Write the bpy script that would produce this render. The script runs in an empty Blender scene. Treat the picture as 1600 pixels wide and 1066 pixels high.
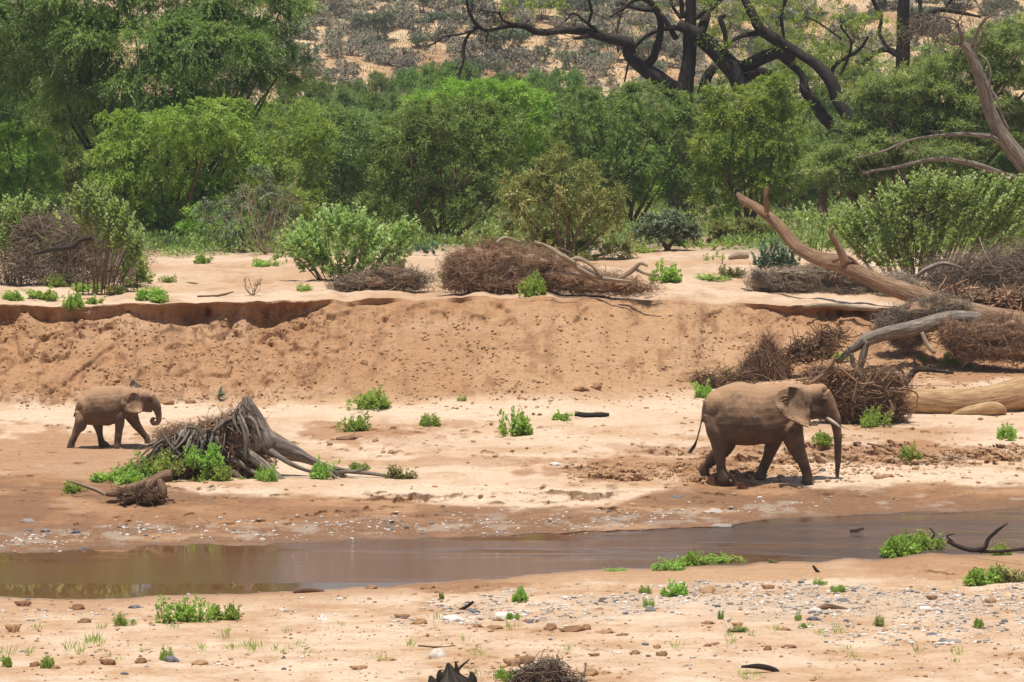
import bpy, math, random, time
import numpy as np
from mathutils import Vector, Matrix
from mathutils.bvhtree import BVHTree

R = math.radians
SC = bpy.context.scene
COL = SC.collection
# ------------------------------------------------------------------ camera
H = 10.0                    # camera height above the water, metres
F = 6000.0                  # focal length in photograph pixels (1600 wide)
HOR = 134.0                 # picture row of the horizon
PITCH = math.atan((533.0 - HOR) / F)
CP, SP = math.cos(PITCH), math.sin(PITCH)
cam_data = bpy.data.cameras.new('camera')
cam_data.sensor_width = 36.0
cam_data.lens = 36.0 * F / 1600.0
cam_data.clip_start = 1.0
cam_data.clip_end = 20000.0
cam = bpy.data.objects.new('camera', cam_data)
cam.location = (0, 0, H)
cam.rotation_euler = (R(90) - PITCH, 0, 0)
COL.objects.link(cam)
SC.camera = cam
# ------------------------------------------------------------------ sky, sun, exposure
SUN_EL, SUN_AZ = R(83), R(-155)           # azimuth from +Y (behind the elephants), negative = to the left
world = bpy.data.worlds.new('World')
SC.world = world
world.use_nodes = True
wn = world.node_tree
bg = wn.nodes['Background']
sky = wn.nodes.new('ShaderNodeTexSky')
sky.sky_type = 'NISHITA'
sky.sun_disc = False
sky.sun_elevation = SUN_EL
sky.sun_rotation = SUN_AZ
sky.dust_density = 2.0
wn.links.new(sky.outputs[0], bg.inputs[0])
bg.inputs[1].default_value = 0.095
sl = bpy.data.lights.new('sun', 'SUN')
sl.energy = 4.8
sl.angle = R(0.53)
sl.color = (1.0, 0.955, 0.88)
sun = bpy.data.objects.new('sun', sl)
sd = Vector((math.sin(SUN_AZ) * math.cos(SUN_EL), math.cos(SUN_AZ) * math.cos(SUN_EL), math.sin(SUN_EL)))
sun.rotation_euler = sd.to_track_quat('Z', 'Y').to_euler()
sun.location = (0, 100, 60)
COL.objects.link(sun)
SC.view_settings.view_transform = 'Standard'
SC.view_settings.look = 'None'
SC.view_settings.exposure = 0.08
SC.view_settings.gamma = 1.0
cy = SC.cycles
cy.max_bounces = 6
cy.diffuse_bounces = 4
cy.glossy_bounces = 3
cy.transmission_bounces = 4
cy.volume_bounces = 0
cy.transparent_max_bounces = 8
cy.use_denoising = True
cy.caustics_reflective = False
cy.caustics_refractive = False

# ------------------------------------------------------------------ noise
def _h(ix, iy, iz, s):
    n = (ix.astype(np.int64) * 374761393 + iy.astype(np.int64) * 668265263 + iz.astype(np.int64) * 2147483647 + s * 1274126177) & 0xffffffff
    n = ((n ^ (n >> 13)) * 1274126177) & 0xffffffff
    n = ((n ^ (n >> 16)) * 2246822519) & 0xffffffff
    n = n ^ (n >> 15)
    return (n & 0xffffff) / float(0xffffff)

def vnoise(x, y, z=None, s=0):
    x = np.asarray(x, float); y = np.asarray(y, float)
    z = np.zeros_like(x) if z is None else np.asarray(z, float)
    xi, yi, zi = np.floor(x), np.floor(y), np.floor(z)
    fx, fy, fz = x - xi, y - yi, z - zi
    fx = fx * fx * fx * (fx * (fx * 6 - 15) + 10); fy = fy * fy * fy * (fy * (fy * 6 - 15) + 10); fz = fz * fz * (3 - 2 * fz)
    def L(a, b, t): return a + (b - a) * t
    p = L(L(_h(xi, yi, zi, s), _h(xi + 1, yi, zi, s), fx), L(_h(xi, yi + 1, zi, s), _h(xi + 1, yi + 1, zi, s), fx), fy)
    if np.any(fz != 0):
        q = L(L(_h(xi, yi, zi + 1, s), _h(xi + 1, yi, zi + 1, s), fx), L(_h(xi, yi + 1, zi + 1, s), _h(xi + 1, yi + 1, zi + 1, s), fx), fy)
        p = L(p, q, fz)
    return p * 2 - 1

def fbm(x, y, z=None, s=0, o=4, g=0.5, lac=2.03):
    a, t, w = 1.0, 0, 0
    x = np.asarray(x, float); y = np.asarray(y, float)
    for i in range(o):
        t = t + a * vnoise(x, y, z, s + i * 17); w += a
        a *= g
        # rotate each octave so that the lattice never shows
        x, y = (x * .8 - y * .6) * lac, (x * .6 + y * .8) * lac
        if z is not None: z = z * lac
    return t / w * 1.6

def sst(a, b, x):
    t = np.clip((x - a) / (b - a), 0, 1)
    return t * t * (3 - 2 * t)

# ------------------------------------------------------------------ picture point -> world point at a height or depth
def ray(px, py):
    u = (np.asarray(px, float) - 800.0) / F
    v = (533.0 - np.asarray(py, float)) / F
    return u, CP + v * SP, -SP + v * CP            # x, y, z

def at_z(px, py, z):
    dx, dy, dz = ray(px, py)
    t = (z - H) / dz
    return dx * t, dy * t, z + 0 * t

def at_y(px, py, Y):
    dx, dy, dz = ray(px, py)
    t = Y / dy
    return dx * t, Y + 0 * t, H + dz * t

# ------------------------------------------------------------------ objects
def tag(o, label=None, cat=None, group=None, kind=None):
    if label: o['label'] = label
    if cat: o['category'] = cat
    if group: o['group'] = group
    if kind: o['kind'] = kind
    return o

def empty(name, loc, label=None, cat=None, group=None, rz=0.0):
    o = bpy.data.objects.new(name, None)
    o.empty_display_size = 0.3
    o.location = loc
    o.rotation_euler = (0, 0, rz)
    COL.objects.link(o)
    return tag(o, label, cat, group)

def mesh_np(name, V, faces, mats, parent=None, smooth=False, attrs=None, loc=None, link=True):
    """V (n,3); faces: list of index arrays (m,k)"""
    me = bpy.data.meshes.new(name)
    V = np.asarray(V, np.float32)
    faces = [np.asarray(f, np.int32) for f in faces if len(f)]
    me.vertices.add(len(V)); me.vertices.foreach_set('co', V.ravel())
    loops = np.concatenate([f.ravel() for f in faces])
    cnt = np.concatenate([np.full(len(f), f.shape[1], np.int32) for f in faces])
    st = np.concatenate([[0], np.cumsum(cnt)[:-1]]).astype(np.int32)
    me.loops.add(len(loops)); me.loops.foreach_set('vertex_index', loops)
    me.polygons.add(len(cnt)); me.polygons.foreach_set('loop_start', st)
    try: me.polygons.foreach_set('loop_total', cnt)
    except Exception: pass
    me.polygons.foreach_set('use_smooth', np.full(len(cnt), bool(smooth)))
    me.update(calc_edges=True)
    for k, a in (attrs or {}).items():
        a = np.asarray(a, np.float32)
        if a.ndim == 1:
            at = me.attributes.new(k, 'FLOAT', 'POINT'); at.data.foreach_set('value', a)
        else:
            at = me.attributes.new(k, 'FLOAT_VECTOR', 'POINT'); at.data.foreach_set('vector', a.ravel())
    for m in (mats if isinstance(mats, (list, tuple)) else [mats]): me.materials.append(m)
    if not link: return me
    o = bpy.data.objects.new(name, me)
    COL.objects.link(o)
    if parent: o.parent = parent
    if loc is not None: o.location = loc
    return o

def obj_from(name, me, parent=None, loc=(0, 0, 0)):
    o = bpy.data.objects.new(name, me); COL.objects.link(o)
    o.parent = parent; o.location = loc
    return o

class MB:
    def __init__(s): s.v = []; s.q = []; s.t = []; s.tint = []; s.uv = []; s.n = 0
    def add(s, V, q=None, t=None, tint=0.5, uv=None):
        V = np.asarray(V, float).reshape(-1, 3); n = len(V)
        s.v.append(V)
        if q is not None and len(q): s.q.append(np.asarray(q, int) + s.n)
        if t is not None and len(t): s.t.append(np.asarray(t, int) + s.n)
        s.tint.append(np.broadcast_to(np.asarray(tint, float), (n,)).copy())
        s.uv.append(np.zeros((n, 3)) if uv is None else np.asarray(uv, float))
        s.n += n
    def mesh(s, name, mat, parent=None, smooth=True, link=True, loc=None):
        if loc is not None: off = np.asarray(loc, float)
        else: off = 0
        return mesh_np(name, np.concatenate(s.v) - off, [np.concatenate(x) for x in (s.q, s.t) if x], mat, parent, smooth,
                       {'tint': np.concatenate(s.tint), 'buv': np.concatenate(s.uv)}, link=link)

def catmull(P, n):
    P = np.asarray(P, float)
    if len(P) < 3:
        t = np.linspace(0, 1, n)[:, None]
        return P[0] * (1 - t) + P[-1] * t
    Q = np.vstack([2 * P[0] - P[1], P, 2 * P[-1] - P[-2]])
    t = np.linspace(0, len(P) - 1, n)
    i = np.minimum(t.astype(int), len(P) - 2); f = (t - i)[:, None]
    a, b, c, d = Q[i], Q[i + 1], Q[i + 2], Q[i + 3]
    return 0.5 * ((2 * b) + (c - a) * f + (2 * a - 5 * b + 4 * c - d) * f ** 2 + (3 * b - 3 * c + d - a) * f ** 3)

def tube(mb, P, rad, ns=8, seg=None, rough=0.0, tint=0.5, rng=None, cap=True, flat=1.0, seed=0):
    """P (k,3) control points, rad (k) radii: a tapered limb with an uneven section"""
    P = np.asarray(P, float); rad = np.broadcast_to(np.asarray(rad, float), (len(P),))
    seg = seg or max(3, 3 * (len(P) - 1) + 1)
    C = catmull(np.hstack([P, rad[:, None]]), seg)
    X, r = C[:, :3], np.maximum(C[:, 3], 1e-4)
    T = np.gradient(X, axis=0); T /= np.linalg.norm(T, axis=1)[:, None] + 1e-9
    ref = np.array([0, 0, 1.0]) if abs(T[0, 2]) < .9 else np.array([1.0, 0, 0])
    N = np.cross(T[0], ref); N /= np.linalg.norm(N) + 1e-9
    Ns = [N]
    for k in range(1, seg):
        N = Ns[-1] - T[k] * np.dot(Ns[-1], T[k]); N /= np.linalg.norm(N) + 1e-9
        Ns.append(N)
    Ns = np.array(Ns); B = np.cross(T, Ns)
    a = np.linspace(0, 2 * np.pi, ns, endpoint=False)
    ca, sa = np.cos(a), np.sin(a)
    rr = np.repeat(r[:, None], ns, 1)
    Ld = np.concatenate([[0], np.cumsum(np.linalg.norm(np.diff(X, axis=0), axis=1))])
    if rough > 0:
        s0 = seed + int(abs(P[0, 0] * 31 + P[0, 2] * 17)) % 91
        g = vnoise(ca[None, :] * 1.7 + 5 + 0 * rr, sa[None, :] * 1.7 + 9 + 0 * rr, (Ld / (4 * r.mean() + 1e-6))[:, None] + 0 * rr, s0)
        g2 = vnoise(ca[None, :] * 4 + 5 + 0 * rr, sa[None, :] * 4 + 9 + 0 * rr, (Ld / (9 * r.mean() + 1e-6))[:, None] + 0 * rr, s0 + 5)
        rr = rr * (1 + rough * g + rough * .6 * g2)
    V = X[:, None, :] + rr[..., None] * (ca[None, :, None] * Ns[:, None, :] + flat * sa[None, :, None] * B[:, None, :])
    V = V.reshape(-1, 3)
    i = np.arange(seg - 1)[:, None] * ns; j = np.arange(ns)[None, :]
    q = np.stack([i + j, i + (j + 1) % ns, i + ns + (j + 1) % ns, i + ns + j], -1).reshape(-1, 4)
    uv = np.zeros((seg, ns, 3))
    uv[..., 0] = ca[None, :]; uv[..., 1] = sa[None, :]; uv[..., 2] = Ld[:, None]
    uv[..., :2] *= r.mean()
    uv = uv.reshape(-1, 3)
    tr = None
    if cap:
        V = np.vstack([V, X[0], X[-1]]); uv = np.vstack([uv, [0, 0, 0], [0, 0, Ld[-1]]])
        n0 = seg * ns
        j = np.arange(ns)
        tr = np.vstack([np.stack([np.full(ns, n0), (j + 1) % ns, j], -1), np.stack([np.full(ns, n0 + 1), (seg - 1) * ns + j, (seg - 1) * ns + (j + 1) % ns], -1)])
    mb.add(V, q, tr, tint, uv + np.array([0, 0, seed * 3.7]))

# ------------------------------------------------------------------ material helpers
def mat_new(name):
    m = bpy.data.materials.new(name); m.use_nodes = True
    nt = m.node_tree; b = nt.nodes['Principled BSDF']
    return m, nt, b

def N(nt, t, **kw):
    n = nt.nodes.new(t)
    for k, v in kw.items():
        if k.startswith('i_'):
            key = k[2:]
            n.inputs[int(key) if key.isdigit() else key].default_value = v
        else: setattr(n, k, v)
    return n

def ramp(nt, fac, stops, interp='LINEAR'):
    r = nt.nodes.new('ShaderNodeValToRGB'); r.color_ramp.interpolation = interp
    e = r.color_ramp.elements
    while len(e) < len(stops): e.new(0.5)
    for k, (p, c) in enumerate(stops):
        e[k].position = p; e[k].color = (c[0], c[1], c[2], 1) if hasattr(c, '__len__') else (c, c, c, 1)
    nt.links.new(fac, r.inputs[0])
    return r.outputs[0]

def mixc(nt, a, b, fac, mode='MIX'):
    m = nt.nodes.new('ShaderNodeMix'); m.data_type = 'RGBA'; m.blend_type = mode
    for s, v in ((m.inputs[0], fac), (m.inputs[6], a), (m.inputs[7], b)):
        if hasattr(v, 'is_linked') or hasattr(v, 'links'): nt.links.new(v, s)
        elif hasattr(v, '__len__'): s.default_value = (v[0], v[1], v[2], 1)
        else: s.default_value = v
    return m.outputs[2]

def math_(nt, op, a, b=0.0, c=None):
    m = nt.nodes.new('ShaderNodeMath'); m.operation = op
    for k, v in enumerate((a, b, c)):
        if v is None: continue
        if hasattr(v, 'links'): nt.links.new(v, m.inputs[k])
        else: m.inputs[k].default_value = v
    return m.outputs[0]

def coords(nt, scale=(1, 1, 1), kind='Object', attr=None):
    if attr:
        a = nt.nodes.new('ShaderNodeAttribute'); a.attribute_name = attr; src = a.outputs['Vector']
    else:
        tc = nt.nodes.new('ShaderNodeTexCoord'); src = tc.outputs[kind]
    mp = nt.nodes.new('ShaderNodeMapping'); mp.inputs['Scale'].default_value = scale
    nt.links.new(src, mp.inputs['Vector'])
    return mp.outputs[0]

def noise_n(nt, vec, scale, detail=5, rough=0.6, dist=0.0):
    n = nt.nodes.new('ShaderNodeTexNoise'); n.inputs['Scale'].default_value = scale
    n.inputs['Detail'].default_value = detail; n.inputs['Roughness'].default_value = rough; n.inputs['Distortion'].default_value = dist
    nt.links.new(vec, n.inputs['Vector'])
    return n.outputs['Fac']

def bump(nt, b, h, strength=0.5, dist=0.05, prev=None):
    n = nt.nodes.new('ShaderNodeBump'); n.inputs['Strength'].default_value = strength; n.inputs['Distance'].default_value = dist
    nt.links.new(h, n.inputs['Height'])
    if prev is not None: nt.links.new(prev, n.inputs['Normal'])
    if b is not None: nt.links.new(n.outputs[0], b.inputs['Normal'])
    return n.outputs[0]

def mat_soil():
    m, nt, b = mat_new('soil')
    a = N(nt, 'ShaderNodeAttribute', attribute_name='soil')
    w = N(nt, 'ShaderNodeAttribute', attribute_name='wet')
    v = coords(nt)
    n1 = noise_n(nt, v, 9.0, 6, 0.7)
    n2 = noise_n(nt, coords(nt, (.5, 2.2, 2.2)), 1.4, 5, 0.65)
    n3 = noise_n(nt, v, 2.6, 4, 0.6)
    c = mixc(nt, a.outputs['Color'], ramp(nt, n1, [(.30, (.66, .60, .55)), (.47, (.98, .98, .98)), (.72, (1.13, 1.12, 1.11))]), 0.85, 'MULTIPLY')  # noise tone also paints in the shading of small lumps
    c = mixc(nt, c, ramp(nt, n2, [(.3, (.84, .8, .76)), (.55, (1, 1, 1)), (.8, (1.08, 1.08, 1.08))]), 0.8, 'MULTIPLY')
    c = mixc(nt, c, ramp(nt, n3, [(.3, (.92, .86, .8)), (.6, (1.03, 1.03, 1.03))]), 0.7, 'MULTIPLY')
    nt.links.new(c, b.inputs['Base Color'])
    rg = math_(nt, 'MULTIPLY_ADD', w.outputs['Fac'], -0.45, 0.95)
    nt.links.new(rg, b.inputs['Roughness'])
    b.inputs['Specular IOR Level'].default_value = 0.25
    p = bump(nt, None, n1, 0.8, 0.05)
    bump(nt, b, n3, 0.7, 0.12, p)
    return m

def mat_leaf(name, stops, trans=0.27, rough=0.55, spec=0.3):
    m, nt, b = mat_new(name)
    a = N(nt, 'ShaderNodeAttribute', attribute_name='tint')
    oi = N(nt, 'ShaderNodeObjectInfo')
    c = ramp(nt, a.outputs['Fac'], stops)
    hs = N(nt, 'ShaderNodeHueSaturation')
    hs.inputs['Hue'].default_value = 0.5
    nt.links.new(math_(nt, 'MULTIPLY_ADD', oi.outputs['Random'], 0.035, 0.482), hs.inputs['Hue'])
    nt.links.new(math_(nt, 'MULTIPLY_ADD', oi.outputs['Random'], 0.35, 0.85), hs.inputs['Value'])
    nt.links.new(c, hs.inputs['Color'])
    nt.links.new(hs.outputs[0], b.inputs['Base Color'])
    b.inputs['Roughness'].default_value = rough
    b.inputs['Specular IOR Level'].default_value = spec
    tr = N(nt, 'ShaderNodeBsdfTranslucent')
    nt.links.new(mixc(nt, hs.outputs[0], (1.25, 1.25, .6), 1.0, 'MULTIPLY'), tr.inputs['Color'])
    ms = N(nt, 'ShaderNodeMixShader'); ms.inputs[0].default_value = trans
    nt.links.new(b.outputs[0], ms.inputs[1]); nt.links.new(tr.outputs[0], ms.inputs[2])
    nt.links.new(ms.outputs[0], nt.nodes['Material Output'].inputs[0])
    return m

def mat_bark(name, dark, mid, light, sc=1.0, streak=1.0, bumps=0.8):
    m, nt, b = mat_new(name)
    v = coords(nt, (1, 1, .09 * streak), attr='buv')
    n1 = noise_n(nt, v, 26 * sc, 6, 0.7, 0.3)
    n2 = noise_n(nt, coords(nt), 1.1, 4, 0.6)
    a = N(nt, 'ShaderNodeAttribute', attribute_name='tint')
    c = ramp(nt, n1, [(.32, dark), (.5, mid), (.68, light)])
    c = mixc(nt, c, ramp(nt, n2, [(.3, (.7, .68, .66)), (.7, (1.2, 1.18, 1.12))]), 0.6, 'MULTIPLY')
    c = mixc(nt, c, ramp(nt, a.outputs['Fac'], [(0, (.45, .42, .4)), (.5, (1, 1, 1)), (1, (1.6, 1.55, 1.5))]), 0.85, 'MULTIPLY')
    nt.links.new(c, b.inputs['Base Color'])
    b.inputs['Roughness'].default_value = 0.85
    b.inputs['Specular IOR Level'].default_value = 0.2
    bump(nt, b, n1, bumps, 0.03)
    return m

def batch_tubes(mb, A, M, E, r0, ns=3, seg=6, tint=.5):
    """many thin curved twigs at once: start, middle and end points (n,3), radius (n)"""
    n = len(A); t = np.linspace(0, 1, seg)[None, :, None]
    C = 2 * M - (A + E) / 2
    X = A[:, None] * (1 - t) ** 2 + C[:, None] * 2 * t * (1 - t) + E[:, None] * t ** 2
    T = np.gradient(X, axis=1); T /= np.linalg.norm(T, axis=2, keepdims=True) + 1e-9
    ref = np.where(np.abs(T[:, :1, 2:3]) > .9, np.array([1.0, 0, 0]), np.array([0, 0, 1.0]))
    Nn = np.cross(T, np.broadcast_to(ref, T.shape)); Nn /= np.linalg.norm(Nn, axis=2, keepdims=True) + 1e-9
    B = np.cross(T, Nn)
    a = np.linspace(0, 2 * np.pi, ns, endpoint=False)
    r = r0[:, None, None, None] * (1 - .65 * t[..., None])
    V = X[:, :, None] + r * (np.cos(a)[None, None, :, None] * Nn[:, :, None] + np.sin(a)[None, None, :, None] * B[:, :, None])
    i = np.arange(seg - 1)[:, None] * ns; j = np.arange(ns)[None, :]
    q = np.stack([i + j, i + (j + 1) % ns, i + ns + (j + 1) % ns, i + ns + j], -1).reshape(-1, 4)
    q = (q[None] + (np.arange(n) * seg * ns)[:, None, None]).reshape(-1, 4)
    uv = np.zeros((n, seg, ns, 3)); uv[..., 0] = np.cos(a) * .02; uv[..., 1] = np.sin(a) * .02; uv[..., 2] = t * .8 + np.arange(n)[:, None, None] * .37
    mb.add(V.reshape(-1, 3), q, None, np.repeat(np.broadcast_to(tint, (n,)), seg * ns), uv.reshape(-1, 3))
# ------------------------------------------------------------------ the ground: riverbed, bank, terrace, hillside
FAR_W = np.array([(-6000, 900), (-300, 885), (0, 868), (150, 855), (300, 851), (420, 852), (560, 843), (700, 840), (900, 836), (1010, 833), (1060, 826), (1130, 824), (1190, 812), (1290, 809), (1400, 803), (1500, 800), (1600, 794), (1900, 778), (8000, 720)], float)
NEAR_W = np.array([(-6000, 960), (-300, 936), (0, 932), (160, 934), (330, 927), (480, 925), (560, 918), (620, 912), (700, 910), (800, 899), (900, 892), (980, 888), (1100, 884), (1200, 880), (1300, 878), (1390, 872), (1450, 866), (1600, 863), (1900, 850), (8000, 800)], float)
BASE = np.array([(-6000, 650), (-300, 642), (0, 640), (200, 634), (500, 630), (800, 628), (1000, 622), (1120, 608), (1250, 588), (1400, 582), (1600, 578), (1900, 574), (8000, 560)], float)
LIP = np.array([(-6000, 470), (-300, 476), (0, 476), (120, 478), (260, 474), (340, 471), (500, 469), (640, 467), (760, 464), (900, 466), (1020, 470), (1180, 475), (1300, 480), (1400, 484), (1600, 486), (1900, 486), (8000, 480)], float)
def L1(T, px): return np.interp(px, T[:, 0], T[:, 1])
def wob(px, amp, s, sc=40.0): return amp * fbm(np.asarray(px) / sc, np.asarray(px) * 0 + s, s=s, o=3, g=.4)
def y_far(px): return L1(FAR_W, px) + wob(px, 2.5, 11)
def y_near(px): return L1(NEAR_W, px) + wob(px, 3.0, 12, 60)
def y_base(px): return L1(BASE, px) + wob(px, 3.0, 13, 110)
def y_lip(px): return L1(LIP, px) + wob(px, 2.6, 14, 34)
def z_base(px): return np.interp(px, [-6000, 800, 1100, 1300, 8000], [.75, .75, .85, 1.25, 1.3])

def blob(px, py, cx, cy, rx, ry, p=2.0, n=0.35, s=0):
    d = ((np.abs(px - cx) / rx) ** p + (np.abs(py - cy) / ry) ** p) ** (1 / p)
    d = d + n * fbm(px / 45.0, py / 11.0, s=s + 3, o=4)
    return 1 - sst(.75, 1.15, d)

def zmap(px, py):
    yf, yn, yb = y_far(px), y_near(px), y_base(px)
    x, y, _ = at_z(px, py, 0.3)
    # far side
    t = np.clip((yf - py) / np.maximum(yf - yb, 1), 0, 1.2)
    zf = z_base(px) * (.22 * (1 - np.exp(-2.2 * t)) / (1 - math.exp(-2.2)) + .78 * t)
    d = py - yn
    zn = .34 * (1 - np.exp(-np.maximum(d, 0) / 14.0)) + .0012 * np.maximum(d, 0)
    w = np.clip((py - yf) / np.maximum(yn - yf, 1), 0, 1)
    zw = -.35 * np.sin(np.pi * w)
    z = np.where(py < yf, zf, np.where(py > yn, zn, zw))
    land = np.where(py < yf, sst(0, 40, yf - py), sst(0, 14, d))
    # sand bar with a cut front, far side
    m = (1 - sst(.8, 1.05, np.abs((px - 760) / 205.0) ** 2.2)) * sst(790, 766, py + 5 * fbm(px / 30., py / 9., s=6)) * (1 - sst(757, 748, py) )
    z = z + .12 * m * (1 + .5 * fbm(x / 1.3, y / 3, s=5))
    m2 = (1 - sst(.7, 1.1, np.abs((px - 440) / 170.0) ** 2)) * sst(786, 772, py) * (1 - sst(760, 745, py))
    z = z + .06 * m2
    # near right bar and its mound
    z = z + .42 * np.exp(-((px - 1490) / 95.0) ** 2) * sst(915, 868, py) * sst(-2, 4, d)
    z = z + .10 * np.exp(-((px - 1120) / 170.0) ** 2) * sst(912, 892, py) * sst(-2, 4, d)
    z = z + .12 * np.exp(-((px - 740) / 90.0) ** 2) * np.exp(-((py - 912) / 7.0) ** 2) * sst(-2, 4, d)
    # low ledge of trodden clods behind the elephant and to its right
    calm = sst(2, 26, py - yb)
    k1 = calm * blob(px, py, 1330, 705, 330, 17, s=21) + blob(px, py, 980, 735, 90, 14, s=22) + blob(px, py, 1130, 735, 70, 18, s=23)
    z = z + k1 * (.05 + .09 * np.abs(fbm(x / .35, y / .6, s=31, o=4)))
    k2 = blob(px, py, 1520, 575, 130, 14, s=24)
    z = z + .25 * calm * k2 * sst(592, 572, py) * (1 + .5 * fbm(x / .6, y / .6, s=33))
    # undulation: long along the river, dimples, prints
    und = .045 * fbm(x / 3.2, y / 5.0, s=1, o=3) + .030 * fbm(x / .8, y / 1.5, s=2, o=4)
    dim = fbm(x / .33, y / .5, s=7, o=3)
    und = und - .035 * sst(.35, .9, dim) * sst(-.3, .5, fbm(x / 4, y / 6, s=9, o=2))
    z = z + und * land * calm
    return z

SC_H = np.array([(-6000, .26), (0, .26), (40, .22), (60, .36), (150, .40), (195, .24), (225, .16), (300, .24), (400, .28), (470, .17), (500, .16), (540, .12), (580, .06), (650, .03), (720, .05), (790, .02), (880, .05), (950, .03), (1010, .05), (1110, .02), (1190, .10), (1260, .17), (1380, .2), (1500, .3), (8000, .3)], float)

# columns and rows
cols = np.concatenate([-8200 + np.cumsum(np.geomspace(900, 5, 46))[:0], np.linspace(-7000, -400, 40), np.linspace(-380, -62, 54), np.arange(-60, 1661, 2.0), np.linspace(1668, 1990, 54), np.linspace(2050, 8600, 40)])
NC = len(cols)
def rowgrid(f_rows, ny):
    return np.stack([f_rows(k) for k in range(ny)])

def grid_faces(ny, nx):
    i = np.arange(ny - 1)[:, None] * nx; j = np.arange(nx - 1)[None, :]
    return np.stack([i + j, i + j + 1, i + nx + j + 1, i + nx + j], -1).reshape(-1, 4)

# soil colours (real base colours)
C_SAND = np.array((.56, .392, .255)); C_PALE = np.array((.65, .497, .358)); C_TAN = np.array((.45, .275, .150)); C_OR = np.array((.35, .183, .088))
C_MUD = np.array((.21, .115, .062)); C_WET = np.array((.20, .125, .08)); C_RED = np.array((.27, .12, .055)); C_GREY = np.array((.42, .35, .28))
def lay(c, col, w): return c * (1 - w[..., None]) + col * w[..., None]

def bed_colour(px, py):
    x, y, _ = at_z(px, py, 0.3)
    n = fbm(px / 120.0, py / 14.0, s=40, o=4); n2 = fbm(px / 30.0, py / 6.0, s=41, o=4)
    c = np.zeros(px.shape + (3,)) + C_SAND
    c = lay(c, C_PALE, sst(-.1, .7, n) * .8)
    c = lay(c, C_TAN, sst(.15, .9, -n + .3 * n2) * .75)
    yf, yn = y_far(px), y_near(px)
    # beach of brown mud on the far side
    up = np.interp(px, [-6000, 0, 200, 300, 420, 600, 700, 950, 1020, 1100, 1700, 8000], [735, 735, 745, 760, 768, 775, 782, 786, 762, 752, 752, 745]) + 7 * n + 5 * n2
    mud = sst(0, 14, py - up) * (py < yn)
    c = lay(c, C_OR * .65 + C_MUD * .35, mud * .97)
    c = lay(c, C_MUD, mud * sst(-.3, .5, n + .4 * n2 + (py - up) / 90.0) * .75)
    c = lay(c, C_TAN, mud * sst(.2, .7, -n + .2 * n2) * .6)
    c = lay(c, C_GREY, mud * sst(.15, .6, n2) * sst(24, 2, np.abs(py - (yf - 20))) * .55)
    # brown trodden patches
    for cx, cy, rx, ry, w in ((560, 680, 110, 18, .8), (640, 662, 130, 8, .5), (960, 735, 120, 20, .8), (1350, 706, 300, 15, .8), (110, 715, 240, 45, .75), (1130, 735, 90, 22, .7), (1520, 578, 120, 15, .9),
                              (820, 722, 330, 8, .5), (350, 800, 300, 20, .5), (1000, 700, 60, 8, .5), (1450, 670, 120, 8, .3), (1340, 590, 90, 10, .5), (1100, 650, 100, 14, .3)):
        c = lay(c, C_OR, blob(px, py, cx, cy, rx, ry, n=.55, s=int(cx)) * w)
    # pale strips
    for cx, cy, rx, ry, w in ((640, 642, 470, 9, .8), (60, 648, 200, 12, .8), (900, 650, 320, 14, .6), (780, 768, 180, 12, .8), (1470, 742, 200, 9, .8), (1450, 655, 180, 14, .6), (800, 690, 260, 9, .5), (1360, 572, 70, 10, .6)):
        c = lay(c, C_PALE, blob(px, py, cx, cy, rx, ry, n=.5, s=int(cx) + 9) * w)
    # near side
    near = sst(-2, 3, py - yn)
    c = lay(c, C_OR * .5 + C_TAN * .5, near * sst(26, 2, py - yn) * .7)
    c = lay(c, C_OR * .65 + C_TAN * .35, blob(px, py, 1470, 885, 150, 26, n=.3, s=77) * near * .85)
    c = lay(c, C_TAN, blob(px, py, 1090, 894, 230, 16, n=.4, s=78) * near * .8)
    c = lay(c, C_OR * .7 + C_MUD * .3, blob(px, py, 720, 915, 130, 9, n=.5, s=79) * near * .8)
    c = lay(c, C_TAN, near * sst(.35, .8, fbm(px / 60.0, py / 9.0, s=44, o=4)) * .55)
    c = lay(c, C_GREY * 1.15, blob(px, py, 1250, 945, 420, 26, n=.8, s=80) * near * .4)
    # wet rim
    wet = np.where(py < yf, sst(9 + 5 * n2, 0, yf - py), np.where(py > yn, sst(6, 0, py - yn), 1.0))
    c = lay(c, C_MUD * .75, wet * .25); c = lay(c, C_WET, wet ** 3 * .35)
    return c, wet

soil = mat_soil()
def build_bed():
    rows = np.concatenate([np.geomspace(3600, 1120, 26)[:-1], np.arange(1120, 1070, -5), np.arange(1070, 660, -1.6)])
    nb = 26
    PX = []; PY = []
    yb = y_base(cols)
    for r in rows: PX.append(cols); PY.append(np.full(NC, r))
    for k in range(1, nb + 1):
        t = k / nb; PX.append(cols); PY.append(rows[-1] * (1 - t) + yb * t)
    px, py = np.array(PX), np.array(PY)
    z = zmap(px, py)
    x, y, z = at_z(px, py, z)
    y = np.maximum.accumulate(y, axis=0)
    c, wet = bed_colour(px, py)
    V = np.stack([x, y, z], -1)
    return V, c, wet
bedV, bedC, bedW = build_bed()
nyb = bedV.shape[0]
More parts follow.
